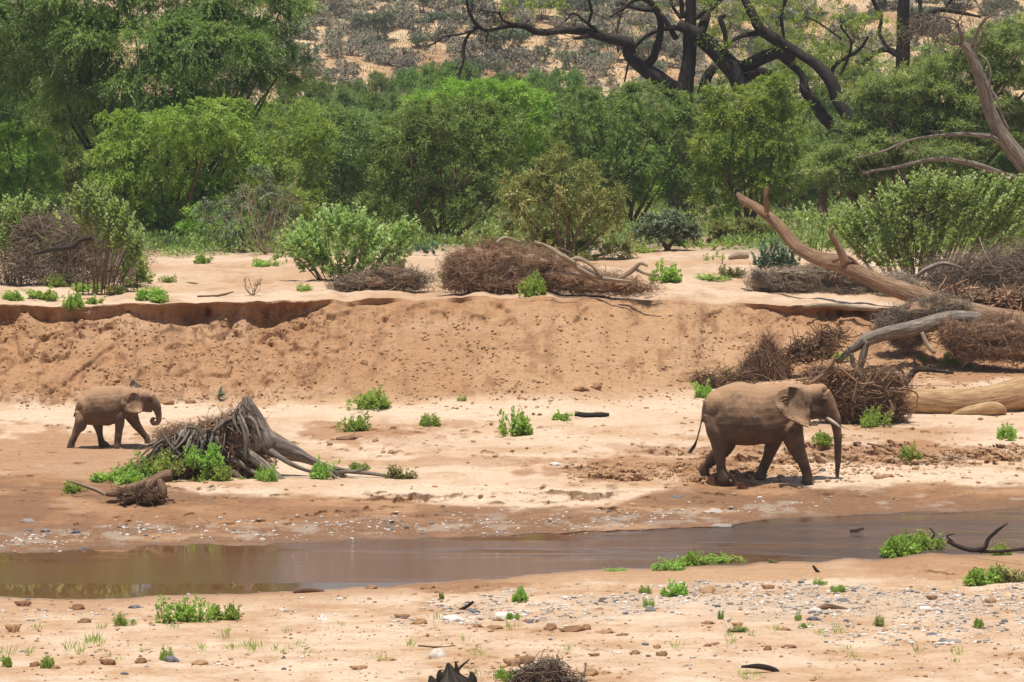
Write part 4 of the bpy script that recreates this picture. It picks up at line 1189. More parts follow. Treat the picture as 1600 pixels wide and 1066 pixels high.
def twiglets(mb, rng, ends, n=5, L=(.5, 1.3), r=.022, drop=0.0, depth=2, frm=.25):
    for P, rr in ends:
        seg = max(n, int(n * np.linalg.norm(P[-1] - P[0]) / 2.5))
        for _ in range(seg):
            t = rng.uniform(frm, 1) * (len(P) - 1); i = min(int(t), len(P) - 2)
            b = P[i] + (P[i + 1] - P[i]) * (t - i)
            if np.interp(t, range(len(rr)), rr) > .2: continue
            d = unit(rng.normal(0, 1, 3) + unit(P[i + 1] - P[i]) * .8 + np.array([0, 0, -drop]))
            l = rng.uniform(*L); r0 = r * rng.uniform(.6, 1.3)
            m = b + d * l * .5 + rng.normal(0, .1, 3) * l; e = b + d * l + rng.normal(0, .2, 3) * l
            tube(mb, [b, m, e], [r0, r0 * .7, r0 * .3], ns=4, seg=6, cap=False, tint=.5)
            if depth > 1:
                for _k in range(3):
                    f = rng.uniform(.3, 1); q = b * (1 - f) + e * f
                    e2 = q + unit(d + rng.normal(0, .8, 3)) * l * rng.uniform(.25, .6)
                    tube(mb, [q, (q + e2) / 2 + rng.normal(0, .05, 3), e2], [r0 * .5, r0 * .4, r0 * .2], ns=3, seg=4, cap=False, tint=.5)

rng = np.random.default_rng(50)
z2 = dict(ox=530, oy=0, sc=1 / 2.961); z3 = dict(ox=1060, oy=0, sc=1 / 4.442); z4 = dict(ox=1060, oy=0, sc=1 / 2.961)
YD = 190.0
gx = P3(1078, 330, YD); groot = (gx[0], YD, down(gx[0], YD))
dark = empty('spreading_tree', groot, 'huge black-barked spreading tree, one long bare limb reaching left over the thicket', 'tree')
mb = MB()
lo = np.array(groot)
E = limbs(mb, [(0, 0, [(20, 1560, 95), (30, 1000, 78), (40, 680, 62), (75, 430, 50), (80, 250, 45), (85, 60, 36), (90, -180, 26)])], YD, ns=14, seed=1, **z3)
E = limbs(mb, [(1, 2, [(115, 900, 60), (150, 740, 45), (190, 560, 36), (250, 470, 30)]),
               (0, -1, [(0, 170, 40), (110, 230, 46), (240, 330, 55), (330, 420, 62), (400, 520, 60), (430, 640, 50)])], YD, ns=12, seed=2, **z3)
mb.mesh('trunk', M_BARK['dark'], dark, loc=lo)
mb = MB()
allE = []
allE += limbs(mb, [(0, -1, [(1600, 440, 52), (1530, 400, 42), (1400, 310, 30), (1340, 250, 27), (1335, 200, 26), (1200, 165, 20), (1130, 145, 18), (1060, 140, 17), (930, 150, 16), (850, 120, 14), (760, 125, 9), (690, 140, 8), (640, 118, 10), (600, 50, 7), (585, -40, 6)]),
                   (0, -1, [(1400, 305, 22), (1450, 270, 20), (1480, 180, 18), (1485, 90, 16), (1440, 10, 16), (1380, -5, 10), (1300, 50, 7), (1250, 80, 4)]),
                   (-.4, -1, [(1215, 158, 9), (1150, 110, 7), (1085, 62, 5), (1050, 95, 4)]), (-.5, -1, [(1150, 105, 8), (1168, 60, 7), (1150, -20, 7)]),
                   (-.8, -1.5, [(640, 120, 9), (600, 160, 7), (578, 210, 8), (572, 290, 6), (545, 370, 5), (495, 475, 4)]), (-1, -1.5, [(620, 140, 6), (560, 160, 5), (490, 170, 5), (415, 215, 3)]),
                   (-1, -1, [(850, 120, 9), (800, 110, 10), (755, 90, 5), (740, 50, 5)]), (-.8, -1.2, [(1150, 165, 12), (1110, 175, 9), (1090, 178, 8)]),
                   (-1, -1.4, [(745, 60, 4), (700, 55, 4), (650, 45, 3)]), (-1, -1.4, [(720, 130, 5), (690, 150, 5), (683, 190, 4)]),
                   (0, 1, [(1560, 130, 14), (1480, 140, 10), (1400, 185, 8), (1350, 250, 6), (1320, 380, 4)]),
                   (0, 1, [(1290, 240, 4), (1285, 150, 5), (1310, 40, 5)]),
                   (0, 1, [(1560, 180, 14), (1480, 60, 12), (1380, 40, 10), (1300, 10, 7)])], YD, seed=10, **z2)
allE += limbs(mb, [(0, -2, [(330, 420, 55), (420, 470, 42), (500, 450, 44), (600, 400, 44), (700, 370, 42), (800, 400, 36)]),
                   (0, -2, [(400, 560, 40), (480, 545, 34), (560, 500, 28), (640, 510, 20)]),
                   (-1, -3, [(430, -40, 18), (500, 70, 28), (560, 190, 34), (640, 250, 38), (760, 320, 36), (860, 390, 36), (960, 450, 42), (1050, 560, 46), (1110, 690, 44), (1190, 850, 48)]),
                   (-1, -2, [(700, 380, 30), (860, 520, 26), (880, 620, 36), (960, 740, 42), (1060, 860, 44), (1160, 900, 40)]),
                   (-1, -1, [(590, 230, 20), (480, 240, 18), (400, 270, 14), (330, 330, 8)]), (-1, -1, [(740, 300, 8), (715, 120, 12), (750, -20, 12)]),
                   (-1, -1, [(330, 350, 14), (325, 240, 16), (290, 130, 18), (330, 110, 8)]), (-1, -2, [(1060, 520, 14), (1090, 450, 14), (1180, 390, 13), (1260, 340, 12), (1320, 255, 8)]),
                   (-2, -2, [(1100, 550, 10), (1150, 470, 10), (1200, 300, 8), (1130, 180, 8), (1180, 130, 6)]), (0, 0, [(120, 130, 18), (170, 90, 14), (260, 45, 12), (310, -20, 8)]),
                   (0, 0, [(30, 130, 18), (20, 0, 18), (30, -100, 14)]), (0, 1, [(150, 240, 40), (190, 120, 36), (220, -40, 26)]), (0, 0, [(20, 130, 14), (-30, 60, 12), (-60, -20, 10)]),
                   (-1, -2, [(1130, 270, 6), (1060, 220, 6), (960, 150, 6), (870, 120, 4)])], YD, seed=40, **z3)
twiglets(mb, rng, allE, n=9, L=(.4, 1.4), r=.02)
mb.mesh('limbs', M_BARK['dark'], dark, loc=lo)
mb = MB()
lf = []
for (x, y, rx, ry) in [(1140, 35, 30, 22), (1110, 10, 26, 14), (1195, 25, 34, 20), (1150, 75, 24, 14), (1230, 48, 36, 22), (1210, 8, 40, 18), (1290, 60, 30, 20), (1265, 85, 36, 14), (1330, 30, 30, 18), (1215, 80, 30, 14), (1300, 95, 28, 12), (1150, 95, 22, 12), (1005, 45, 14, 12), (1050, 5, 20, 14), (810, 12, 34, 12), (795, 38, 20, 7), (870, 8, 24, 10), (1250, 115, 26, 10), (1100, 60, 20, 14), (1340, 70, 26, 14)]:
    P = P3(x, y, YD + rng.uniform(-2, 1)) - lo; S = S_at(YD); lf.append((*P, rx / S, rx / S, ry / S))
lf += [(*(P3(x, y, YD + rng.uniform(-3, 3)) - lo), rx / 32, rx / 32, ry / 32) for (x, y, rx, ry) in [(1110, 50, 40, 26), (1170, 5, 50, 24), (1230, 70, 50, 26), (1280, 20, 50, 28), (1340, 90, 44, 24), (1370, 40, 40, 24), (1310, 130, 40, 18), (1260, 105, 44, 18), (1400, 110, 40, 20), (1150, 110, 30, 14)]]
crown(mb, rng, lf, cr=.4, ncl=.5, twigs=7, leaves=8, L=.12, W=.045, bottom=-1, sub=0, tint=(.5, .2))
mb.mesh('leaves', M_FOL['bright'], dark, smooth=False)

# second trunk with forked limb
g2 = P3(1412, 300, 200); lo = np.array((g2[0], 200, down(g2[0], 200)))
t2 = empty('bare_tree', lo, 'thick straight trunk with a forked limb rising behind the umbrella thorn', 'tree')
mb = MB(); limbs(mb, [(0, 0, [(1020, 1250, 50), (1025, 900, 44), (1030, 500, 36), (1035, 230, 33), (1040, 100, 31), (1045, -80, 28)])], 200, ns=12, seed=70, **z4)
mb.mesh('trunk', M_BARK['dark'], t2, loc=lo)
mb = MB(); E = limbs(mb, [(0, -1, [(1045, 190, 26), (1090, 130, 18), (1150, 70, 15), (1210, 45, 13), (1310, 60, 9), (1400, 80, 5)]), (0, 0, [(1090, 120, 9), (1118, 60, 9), (1112, -30, 9)]),
                         (-1, -1, [(895, -20, 9), (920, 40, 10), (940, 90, 9), (932, 160, 8), (1000, 260, 9)]), (0, 0, [(1030, 260, 20), (960, 230, 14), (900, 250, 12), (850, 300, 10)]), (0, 0, [(1230, 50, 8), (1260, 0, 6), (1300, -40, 5)])], 200, seed=80, **z4)
twiglets(mb, rng, E, n=8, L=(.5, 1.5)); mb.mesh('limbs', M_BARK['dark'], t2, loc=lo)

# pale weathered dead tree on the right
YP = 146.0
g3 = P3(1650, 330, YP); lo = np.array((g3[0], YP, down(g3[0], YP)))
t3 = empty('dead_tree', lo, 'pale weathered dead tree leaning in from the right edge with tangled drooping twigs', 'tree')
mb = MB(); limbs(mb, [(0, 0, [(1840, 1300, 60), (1760, 1040, 54), (1660, 850, 46), (1580, 740, 40), (1500, 630, 34), (1440, 510, 31), (1410, 400, 29), (1375, 300, 26), (1345, 235, 22), (1310, 200, 18)])], YP, ns=12, seed=90, **z4)
mb.mesh('trunk', M_BARK['grey'], t3, loc=lo)
mb = MB()
E = limbs(mb, [(0, -.5, [(1350, 240, 11.2), (1375, 170, 9.3), (1410, 100, 7.4), (1450, 70, 5.0), (1500, 40, 3.7), (1550, -10, 2.5)]),
               (0, -.6, [(1320, 205, 9.9), (1305, 150, 8.1), (1290, 105, 6.2), (1260, 85, 5.0), (1200, 75, 3.7), (1150, 65, 2.5)]),
               (0, 0, [(1315, 200, 6.2), (1270, 205, 5.6), (1245, 190, 3.1)]), (-.3, -.6, [(1385, 245, 3.7), (1425, 280, 5.0), (1445, 340, 5.0), (1440, 400, 5.0), (1475, 460, 5.6), (1500, 540, 5.0), (1530, 600, 4.3)]),
               (0, -1, [(1530, 680, 14.9), (1460, 640, 12.4), (1380, 625, 11.2), (1300, 622, 9.3), (1180, 630, 6.8), (1060, 652, 5.6), (950, 700, 5.0), (820, 732, 2.5)]),
               (0, -1, [(1680, 880, 18.6), (1580, 830, 16.1), (1480, 800, 14.9), (1350, 755, 13.6), (1200, 735, 9.9), (1100, 752, 8.1), (980, 778, 6.8), (900, 790, 5.6), (865, 805, 3.7)]),
               (0, 0, [(1380, 230, 5.6), (1400, 180, 5.0), (1425, 130, 2.5)]), (0, 0, [(1060, 650, 3.1), (1010, 680, 2.5), (985, 620, 1.9)]), (0, 0, [(1290, 105, 3.7), (1330, 40, 2.5), (1345, -10, 1.9)]),
               (-.5, -.6, [(1130, 740, 3.7), (1100, 690, 3.1), (1020, 715, 1.9)]), (0, 0, [(1450, 70, 3.7), (1400, 50, 3.1), (1370, -10, 2.5)])], YP, seed=100, **z4)
drp = []
for _ in range(44):
    x0 = rng.uniform(1130, 1300); y0 = rng.uniform(55, 125); pts = [(x0, y0, 2.6)]; vx = rng.normal(-4, 14); vy = rng.uniform(4, 24)
    for q in range(4):
        x0 += vx + rng.normal(0, 11); y0 += vy + rng.normal(0, 8); vx *= .7; vy = vy * .8 + 4; pts.append((x0, y0, 2.2 - .4 * q))
    drp.append((-.4, -.4 + rng.normal(0, .7), pts))
E2 = limbs(mb, drp, YP, ns=4, seed=130, **z4)
twiglets(mb, rng, E + E2[:30], n=6, L=(.2, .8), r=.014)
mb.mesh('limbs', M_BARK['grey'], t3, loc=lo)

# leaning trunk of the umbrella thorn, and a broken grey stub beside it
g4 = hit(1300, 345); YU = 165.5
lo = np.array(g4)
t4 = empty('leaning_trunk', lo, 'crooked leaning brown trunk holding up the left side of the umbrella thorn', 'tree')
mb = MB(); limbs(mb, [(0, 4, [(730, 1300, 18), (715, 1180, 18), (698, 1080, 19), (672, 1000, 20), (664, 930, 21), (690, 860, 20), (735, 800, 17), (800, 770, 12)])], YU, ns=10, seed=150, **z4)
mb.mesh('trunk', M_BARK['brown'], t4, loc=lo)
g5 = hit(1365, 350); lo = np.array(g5)
t5 = empty('broken_stump', lo, 'dark hollow broken stump showing under the umbrella thorn', 'stump')
mb = MB(); limbs(mb, [(0, 0, [(1355, 352, 17), (1358, 320, 15), (1362, 290, 15), (1370, 268, 16), (1372, 258, 9)])], g5.y + 8, ns=12, seed=160, rough=.35)
mb.mesh('trunk', M_BARK['brown'], t5, loc=lo)

# ------------------------------------------------------------------ logs
def log(name, label, pts, Y, dy=(0, 0), mat='log', ns=16, rough=.12, stubs=(), seed=0, cat='log', hollow=None):
    S = S_at(Y)
    c = P3(*pts[len(pts) // 2][:2], Y); lo = c
    root = empty(name, lo, label, cat)
    mb = MB(); P = [P3(x, y, Y + dy[0] + (dy[1] - dy[0]) * i / (len(pts) - 1)) for i, (x, y, r) in enumerate(pts)]
    tube(mb, P, [p[2] / S for p in pts], ns=ns, seg=len(pts) * 7, rough=rough, seed=seed)
    mb.mesh('trunk', M_BARK[mat], root, loc=lo)
    for k, st in enumerate(stubs):
        mb = MB(); Ps = [P3(x, y, Y + d) for x, y, r, d in st]
        tube(mb, Ps, [s[2] / S for s in st], ns=9, seg=len(st) * 5, rough=.2, seed=seed + k + 3)
        mb.mesh('branch', M_BARK[mat], root, loc=lo)
    return root, P
gl = hit(1200, 470)
YL = 121.0
log('fallen_tree', 'long reddish fallen trunk slanting from its broken tip down to the heaps on the right',
    [(1153, 304, 4), (1163, 313, 6), (1185, 327, 8), (1215, 350, 9), (1245, 385, 10), (1280, 405, 11), (1320, 416, 13), (1370, 440, 13), (1410, 455, 14), (1450, 468, 15), (1490, 485, 19), (1540, 500, 23), (1600, 513, 24), (1680, 530, 24)], YL, (7, -1), 'log', seed=5, rough=.2,
    stubs=[[(1198, 332, 5, 5.2), (1197, 310, 4, 5.0), (1199, 292, 3, 5.0)], [(1322, 412, 7, 2.6), (1310, 385, 6, 2.6), (1298, 365, 4, 2.6), (1302, 355, 2, 2.6)], [(1300, 408, 4, 3), (1325, 402, 3, 3), (1345, 418, 3, 3)], [(1153, 303, 3.5, 7), (1160, 318, 3, 7), (1172, 325, 2, 7)]])
log('grey_log', 'smooth grey weathered log with a splintered end propped on the bank under the fallen trunk',
    [(1310, 566, 3), (1325, 551, 5), (1345, 537, 8), (1362, 528, 11), (1390, 520, 11), (1430, 512, 12), (1465, 503, 12), (1495, 497, 12), (1530, 500, 12)], 117.5, (-1.0, .8), 'grey', seed=8, rough=.14,
    stubs=[[(1330, 552, 3, -.9), (1333, 568, 4, -.9), (1340, 586, 2, -.9)], [(1355, 533, 4, -.8), (1348, 558, 6, -.8), (1342, 583, 4, -.8)], [(1300, 570, 1, -.8), (1330, 547, 3, -.8), (1350, 532, 4, -.8)]])
gb = hit(1480, 648)
YB = gb.y + .35
log('sand_coloured_log', 'massive sand-coloured log lying on the riverbed at the right edge behind the herbs',
    [(1392, 628, 15), (1420, 627, 19), (1460, 629, 21), (1500, 630, 22), (1540, 627, 24), (1575, 620, 26), (1620, 610, 27), (1700, 600, 28)], YB, (0, .3), 'sandlog', ns=22, seed=12, rough=.07,
    stubs=[[(1485, 650, 3, -.3), (1510, 645, 9, -.45), (1545, 639, 10, -.5), (1562, 640, 9, -.5), (1572, 646, 3, -.55)]])
log('half_buried_log', 'slim pale plank of driftwood lying on the lip of the bank', [(1255, 480, 3), (1290, 477, 4), (1330, 480, 4), (1373, 484, 3)], 121.5, (0, 0), 'pale', ns=8, seed=15)
log('pale_log', 'short pale log lying among green weeds on the terrace beside the blue-green weed', [(1138, 404, 3), (1150, 400, 5), (1170, 399, 5)], hit(1150, 405).y, (0, 0), 'pale', ns=8, seed=16)
log('driftwood_stick', 'short white broken stick wedged under the grey log', [(1440, 520, 3), (1450, 540, 4), (1460, 552, 4)], 116.6, (0, -.3), 'pale', ns=8, seed=17)
log('bent_branch', 'arched grey branch standing out left of the brush heap on the right', [(1432, 432, 3), (1450, 420, 4), (1475, 412, 4), (1505, 420, 2)], 124.0, (0, 0), 'grey', ns=7, seed=18)

# ------------------------------------------------------------------ tangles of twigs
def tangle(mb, rng, blobs, Y, n, L=(.5, 1.4), r=(.006, .014), ns=3, seg=6, curl=.6, flat=.6, tint=(.5, .2), up=0.0, dep=1.0, surf=.6, wild=.45):
    """arcs of twig through picture ellipses (px, py, rx, ry) at depth Y; blobs get their own real thickness"""
    S = S_at(Y)
    ar = np.array([b[2] * b[3] for b in blobs], float); ar /= ar.sum()
    ci = rng.choice(len(blobs), n, p=ar)
    C = np.array([P3(b[0], b[1], Y + (b[4] if len(b) > 4 else 0)) for b in blobs])[ci]
    Rx = np.array([b[2] / S for b in blobs])[ci]; Rz = np.array([b[3] / S for b in blobs])[ci]
    Ry = np.minimum(np.maximum(Rx, Rz) * .55 * dep, 1.3); RR = np.stack([Rx, Ry, Rz], 1)
    u = unit(rng.normal(size=(n, 3))); q = rng.uniform(surf, 1.0, (n, 1)) + np.abs(rng.normal(0, .10, (n, 1)))
    p = C + u * q * RR
    tanv = unit(np.cross(u / RR, rng.normal(size=(n, 3))))
    d = unit(tanv * np.array([1, 1, flat]) + rng.normal(0, wild, (n, 3)) + np.array([0, 0, up]) + u * .2)
    l = rng.uniform(*L, n)[:, None] * np.where(rng.random((n, 1)) < .1, 1.5, 1)
    k = rng.normal(0, curl, (n, 3)) * np.array([1, 1, .7])
    a = p - d * l * .5; e = p + d * l * .5; m = p + k * l * .25
    r0 = r[0] + (r[1] - r[0]) * rng.random(n) ** 2
    batch_tubes(mb, a, m, e, r0, ns, seg, np.clip(rng.normal(tint[0], tint[1], n), 0, 1))

def mound(mb, blobs, Y, shrink=.72, tint=.25, seed=0):
    """litter and soil packed inside a pile"""
    S = S_at(Y)
    th, ph = np.linspace(0.02, np.pi - .02, 22), np.linspace(0, 2 * np.pi, 34, endpoint=False)
    T_, P_ = np.meshgrid(th, ph, indexing='ij')
    for k, b in enumerate(blobs):
        off = b[4] if len(b) > 4 else 0
        c = P3(b[0], b[1], Y + off); rx, rz = b[2] / S * shrink, b[3] / S * shrink; ry = min(max(rx, rz) * .55, 1.2)
        X = np.sin(T_) * np.cos(P_); Y_ = np.sin(T_) * np.sin(P_); Z = np.cos(T_)
        g = 1 + .4 * fbm(X * 2.5 + k, Y_ * 2.5, Z * 2.5, s=seed + k, o=4)
        V = np.stack([c[0] + X * rx * g, c[1] + Y_ * ry * g, c[2] + Z * rz * g], -1)
        nx = len(ph); i = np.arange(len(th) - 1)[:, None] * nx; j = np.arange(nx)[None, :]
        q = np.stack([i + j, i + nx + j, i + nx + (j + 1) % nx, i + (j + 1) % nx], -1).reshape(-1, 4)
        mb.add(V.reshape(-1, 3), q, None, tint, (V * .3).reshape(-1, 3))

def pile(name, label, px, py, blobs, mat, n, core=True, cat='brush heap', Y=None, group=None, coremat='brown', **kw):
    g = hit(px, py); Y = Y or (g.y + (1.1 if py < 480 else 0)); lo = np.array(P3(px, py, Y))
    rg = np.random.default_rng(int(px * 3 + py))
    root = empty(name, lo, label, cat, group)
    big = blobs; blobs = []
    for b in big:
        blobs.append((b[0], b[1] + b[3] * .12, b[2] * .85, b[3] * .8))
        for _ in range(6):
            a = rg.uniform(0, 6.28); f = rg.uniform(.16, .45)
            blobs.append((b[0] + math.cos(a) * b[2] * rg.uniform(.4, 1.0), b[1] + math.sin(a) * b[3] * rg.uniform(.3, .95), b[2] * f, b[3] * f * rg.uniform(.6, 1.3)))
    mb = MB(); tangle(mb, rg, blobs, Y, n, **kw)
    k2 = dict(kw); k2.update(L=(kw.get('L', (.3, 1))[0] * 1.3, kw.get('L', (.3, 1))[1] * 1.45), r=(.008, .022), surf=.5, wild=.9, curl=.35, ns=5)
    tangle(mb, rg, big, Y, max(20, n // 90), **k2)
    mb.mesh('twigs', M_BARK[mat], root, smooth=True, loc=lo)
    blobs = big
    if core:
        mb = MB(); mound(mb, blobs, Y, seed=int(px)); mb.mesh('litter', M_BARK[coremat], root, smooth=True, loc=lo)
    return root, lo, Y, rg

# left grey thorn heap
pile('brush_heap', 'big grey-brown heap of dry thorn twigs on the terrace at the left', 120, 452,
     [(95, 360, 55, 34), (55, 395, 70, 42), (145, 400, 70, 42), (195, 425, 34, 26), (20, 425, 50, 28), (110, 432, 80, 20), (165, 372, 30, 22), (60, 350, 22, 18)], 'thorn', 4200, core=False, L=(.4, 1.3), r=(.005, .012), surf=.2, tint=(.4, .18), up=.25, wild=.8)
log('blackened_branch', 'black charred branch lying across the grey thorn heap on the left', [(52, 398, 2), (80, 390, 4), (112, 386, 4), (125, 375, 4), (143, 372, 4)], 119.5, (0, 0), 'dark', ns=7, seed=21)
# middle driftwood pile
root, lo, Y, rg = pile('brush_heap', 'brown mound of matted twigs on the middle terrace edge with forked pale branches', 850, 458,
     [(770, 415, 62, 36), (730, 420, 36, 34), (830, 420, 70, 34), (880, 435, 70, 24), (940, 445, 60, 15), (800, 440, 90, 20), (990, 450, 36, 9), (720, 440, 30, 16)], 'root', 11000, L=(.2, .75), r=(.005, .011), surf=.85, tint=(.5, .22), curl=1.0, wild=.7, coremat='root')
mb = MB()
limbs(mb, [(-1, -1.2, [(835, 378, 2), (860, 388, 3), (885, 405, 4), (905, 420, 5), (930, 432, 4), (955, 437, 3), (985, 440, 2)]), (-1, -1.2, [(890, 408, 4), (905, 405, 4), (925, 415, 3), (940, 432, 3)]), (-1.2, -1.2, [(845, 380, 2), (870, 395, 2.5), (900, 412, 3)]),
           (-1, -1, [(965, 436, 3), (985, 425, 4), (1000, 412, 3), (1012, 416, 2)]), (-1, -1, [(990, 420, 2.5), (1010, 428, 2), (1030, 430, 2)]), (-1, -1, [(870, 425, 2), (900, 430, 2.5), (935, 440, 2)]), (-1, -.6, [(775, 380, 3), (790, 372, 3), (815, 380, 2)])], Y, seed=210)
mb.mesh('branch', M_BARK['pale'], root, loc=lo)
# dead leaf litter pile below the broad leaved shrub
pile('leaf_heap', 'low heap of straw-coloured fallen stems and dry leaves at the foot of the broad-leaved shrub', 590, 455, [(580, 440, 50, 14), (630, 435, 40, 16), (555, 445, 40, 10), (610, 425, 30, 10)], 'pale', 1500, coremat='root', L=(.3, 1.0), r=(.006, .015), surf=.8, tint=(.5, .2))
# long root mats on the right
pile('root_mat', 'long hairy mat of grey-brown roots lying along the bank top under the fallen trunk', 1290, 462,
     [(1200, 440, 34, 18), (1250, 445, 55, 17), (1310, 455, 60, 17), (1370, 465, 55, 15), (1300, 425, 70, 14), (1380, 440, 50, 16), (1420, 480, 40, 18), (1240, 428, 50, 10)], 'thorn', 9000, L=(.2, .7), r=(.005, .010), surf=.88, tint=(.55, .18), coremat='thorn', curl=.9, wild=.6)
pile('brush_heap', 'dark heap of dry branches and twigs at the right edge above the fallen trunk', 1560, 470,
     [(1530, 415, 60, 32), (1580, 425, 55, 45), (1480, 430, 38, 24), (1610, 400, 40, 35), (1550, 455, 70, 24), (1500, 450, 50, 20)], 'thorn', 4600, core=False, L=(.4, 1.3), r=(.005, .012), surf=.15, tint=(.3, .18), wild=.8)
pile('stick_heap', 'stack of brown broken sticks and bark between the two trunks on the right', 1530, 490, [(1530, 468, 65, 16), (1590, 478, 40, 16), (1480, 462, 30, 12)], 'root', 700, L=(.4, 1.3), r=(.010, .045), ns=6, surf=.7, tint=(.4, .25), curl=.25)
pile('root_mat', 'brown hairy root mat wrapped round the fallen trunk where it meets the bank', 1450, 520, [(1440, 490, 50, 22), (1400, 505, 34, 24), (1480, 478, 40, 14), (1420, 530, 28, 14)], 'thorn', 5000, Y=118.6, L=(.2, .7), r=(.005, .011), surf=.85, tint=(.42, .2), coremat='root', wild=.7)
pile('brush_heap', 'thick brown twig heap hanging down the bank at the right edge', 1560, 560, [(1560, 520, 60, 26), (1600, 530, 55, 30), (1520, 535, 40, 24), (1570, 545, 70, 16), (1490, 520, 26, 20)], 'root', 9000, Y=117.6, L=(.2, .8), r=(.005, .012), surf=.8, tint=(.42, .2), wild=.7, coremat='root')
pile('brush_heap', 'dark clump of roots and sticks under the splintered end of the grey log', 1270, 560, [(1275, 545, 38, 20), (1240, 556, 26, 12), (1300, 525, 22, 16)], 'brown', 500, Y=116.5, L=(.3, .9), r=(.01, .03), surf=.5, tint=(.6, .2), core=False)
pile('stick_heap', 'scatter of dry sticks at the foot of the bank left of the root pile', 1130, 605, [(1120, 595, 40, 14), (1095, 605, 22, 10), (1150, 585, 30, 10)], 'brown', 300, L=(.3, 1.0), r=(.008, .022), surf=.4, core=False, tint=(.5, .2), curl=.3)
pile('root_pile', 'upright bundle of torn brown roots just left above the full grown elephant', 1195, 592, [(1195, 565, 24, 28), (1175, 580, 20, 16), (1215, 580, 24, 14), (1200, 545, 12, 14)], 'root', 2200, L=(.25, .9), r=(.006, .016), up=1.4, surf=.7, tint=(.38, .2), curl=.35, wild=.3)
# big root plate behind the elephant's head
root, lo, Y, rg = pile('root_pile', 'big knotted pile of torn roots and driftwood behind the head of the full grown elephant', 1340, 662,
     [(1330, 610, 48, 38), (1300, 620, 34, 34), (1360, 625, 42, 30), (1385, 600, 30, 22), (1345, 640, 50, 24), (1290, 590, 26, 18), (1395, 640, 22, 20)], 'root', 6000, L=(.2, .8), r=(.006, .018), surf=.8, tint=(.42, .22), curl=.9, wild=.6)
mb = MB(); tangle(mb, rg, [(1335, 612, 46, 36), (1375, 610, 40, 30), (1290, 600, 36, 22)], Y - .2, 200, L=(.3, .9), r=(.014, .042), ns=6, seg=9, surf=.8, tint=(.5, .25), curl=.9)
limbs(mb, [(-.6, -.6, [(1282, 584, 3.0), (1298, 570, 4.2), (1305, 555, 1.8)]), (-.6, -.6, [(1262, 602, 1.8), (1280, 590, 4.2), (1300, 575, 2.4)]), (-.9, -.9, [(1333, 628, 1.8), (1337, 610, 3.0), (1340, 590, 1.2)]),
           (-.8, -.8, [(1312, 575, 2.4), (1330, 590, 2.4), (1345, 600, 1.8), (1368, 598, 1.8)]), (-.8, -.8, [(1385, 650, 2.4), (1394, 640, 3.0), (1390, 625, 1.8)]), (-.5, -.5, [(1370, 600, 1.8), (1385, 590, 2.4), (1395, 575, 1.8)])], Y, seed=310, rough=.3)
mb.mesh('root', M_BARK['log'], root, loc=lo)
log('dark_branch', 'forked dark branch standing on the sand between the root pile and the grey log', [(1412, 600, 6), (1422, 588, 6), (1432, 578, 5), (1450, 578, 4), (1490, 583, 2)], hit(1425, 603).y, (0, 0), 'dark', ns=8, seed=25,
    stubs=[[(1430, 580, 3, 0), (1430, 568, 2, 0), (1428, 558, 1.5, 0)], [(1412, 598, 3, 0), (1412, 585, 2, 0), (1406, 576, 1.5, 0)]])

# ------------------------------------------------------------------ the uprooted stump at the left
gs = hit(400, 745); YS = gs.y; lo = P3(390, 745, YS)
st = empty('uprooted_stump', lo, 'torn grey stump with a pointed top and long roots reaching right across the mud', 'stump')
mb = MB()
limbs(mb, [(0, 0, [(384, 620, 5), (386, 632, 10), (385, 655, 17), (382, 680, 24), (385, 705, 26)]), (-.1, 0, [(393, 630, 3), (400, 650, 8), (408, 675, 14), (415, 695, 18), (420, 705, 14)]),
           (.1, .2, [(365, 648, 4), (368, 665, 12), (362, 690, 20), (365, 715, 24)]), (-.2, 0, [(376, 640, 4), (374, 660, 9), (372, 700, 12)])], YS, ns=14, rough=.35, seed=400)
mb.mesh('trunk', M_BARK['grey'], st, loc=lo)
for k, L_ in enumerate([
    (0, .4, [(398, 668, 14), (420, 690, 17), (445, 702, 14), (470, 712, 10), (492, 722, 7), (510, 730, 6), (545, 736, 4), (585, 741, 3), (615, 746, 1.5)]),
    (-.3, -1.2, [(370, 700, 10), (395, 715, 8), (425, 740, 8), (450, 760, 7), (475, 772, 4), (508, 783, 2)]),
    (-.2, -.5, [(395, 690, 8), (430, 710, 5), (455, 725, 4), (480, 735, 3), (500, 738, 2)]),
    (.2, -.8, [(490, 722, 5), (520, 738, 4), (555, 750, 3), (590, 760, 2), (625, 775, 1.5), (690, 786, 1)]),
    (0, -1.2, [(500, 728, 4), (525, 748, 3.5), (538, 768, 3), (552, 786, 2)]),
    (0, -1.0, [(510, 742, 3), (530, 755, 3), (545, 770, 2)]),
    (-.4, -1.0, [(360, 715, 6), (400, 740, 4), (440, 758, 3), (460, 768, 2)]),
    (-.5, -.9, [(350, 730, 4), (375, 745, 3), (395, 758, 2.5), (420, 765, 1.5)]),
    (-.4, -.6, [(310, 690, 3), (335, 730, 2.5), (365, 755, 2)]),
    (-.7, -.7, [(250, 672, 2), (262, 690, 2.2), (280, 710, 2.2), (325, 738, 2)]),
    (-.7, -.7, [(295, 668, 2), (310, 672, 2), (322, 690, 2)]),
    (-.2, -.6, [(375, 660, 3), (385, 652, 3), (398, 660, 3), (408, 690, 2)]),
    (-.9, -1, [(345, 776, 3), (375, 768, 3), (410, 772, 4), (450, 772, 3)]),
    (-.2, .2, [(530, 738, 3), (560, 736, 2), (575, 728, 1.5)])]):
    mb = MB(); limbs(mb, [L_], YS, ns=8, rough=.2, seed=420 + k)
    mb.mesh('root', M_BARK['grey'], st, loc=lo)
rg = np.random.default_rng(7)
ridge = [(384, 624), (372, 640), (356, 655), (338, 664), (318, 668), (300, 666), (282, 672), (268, 678), (255, 688)]
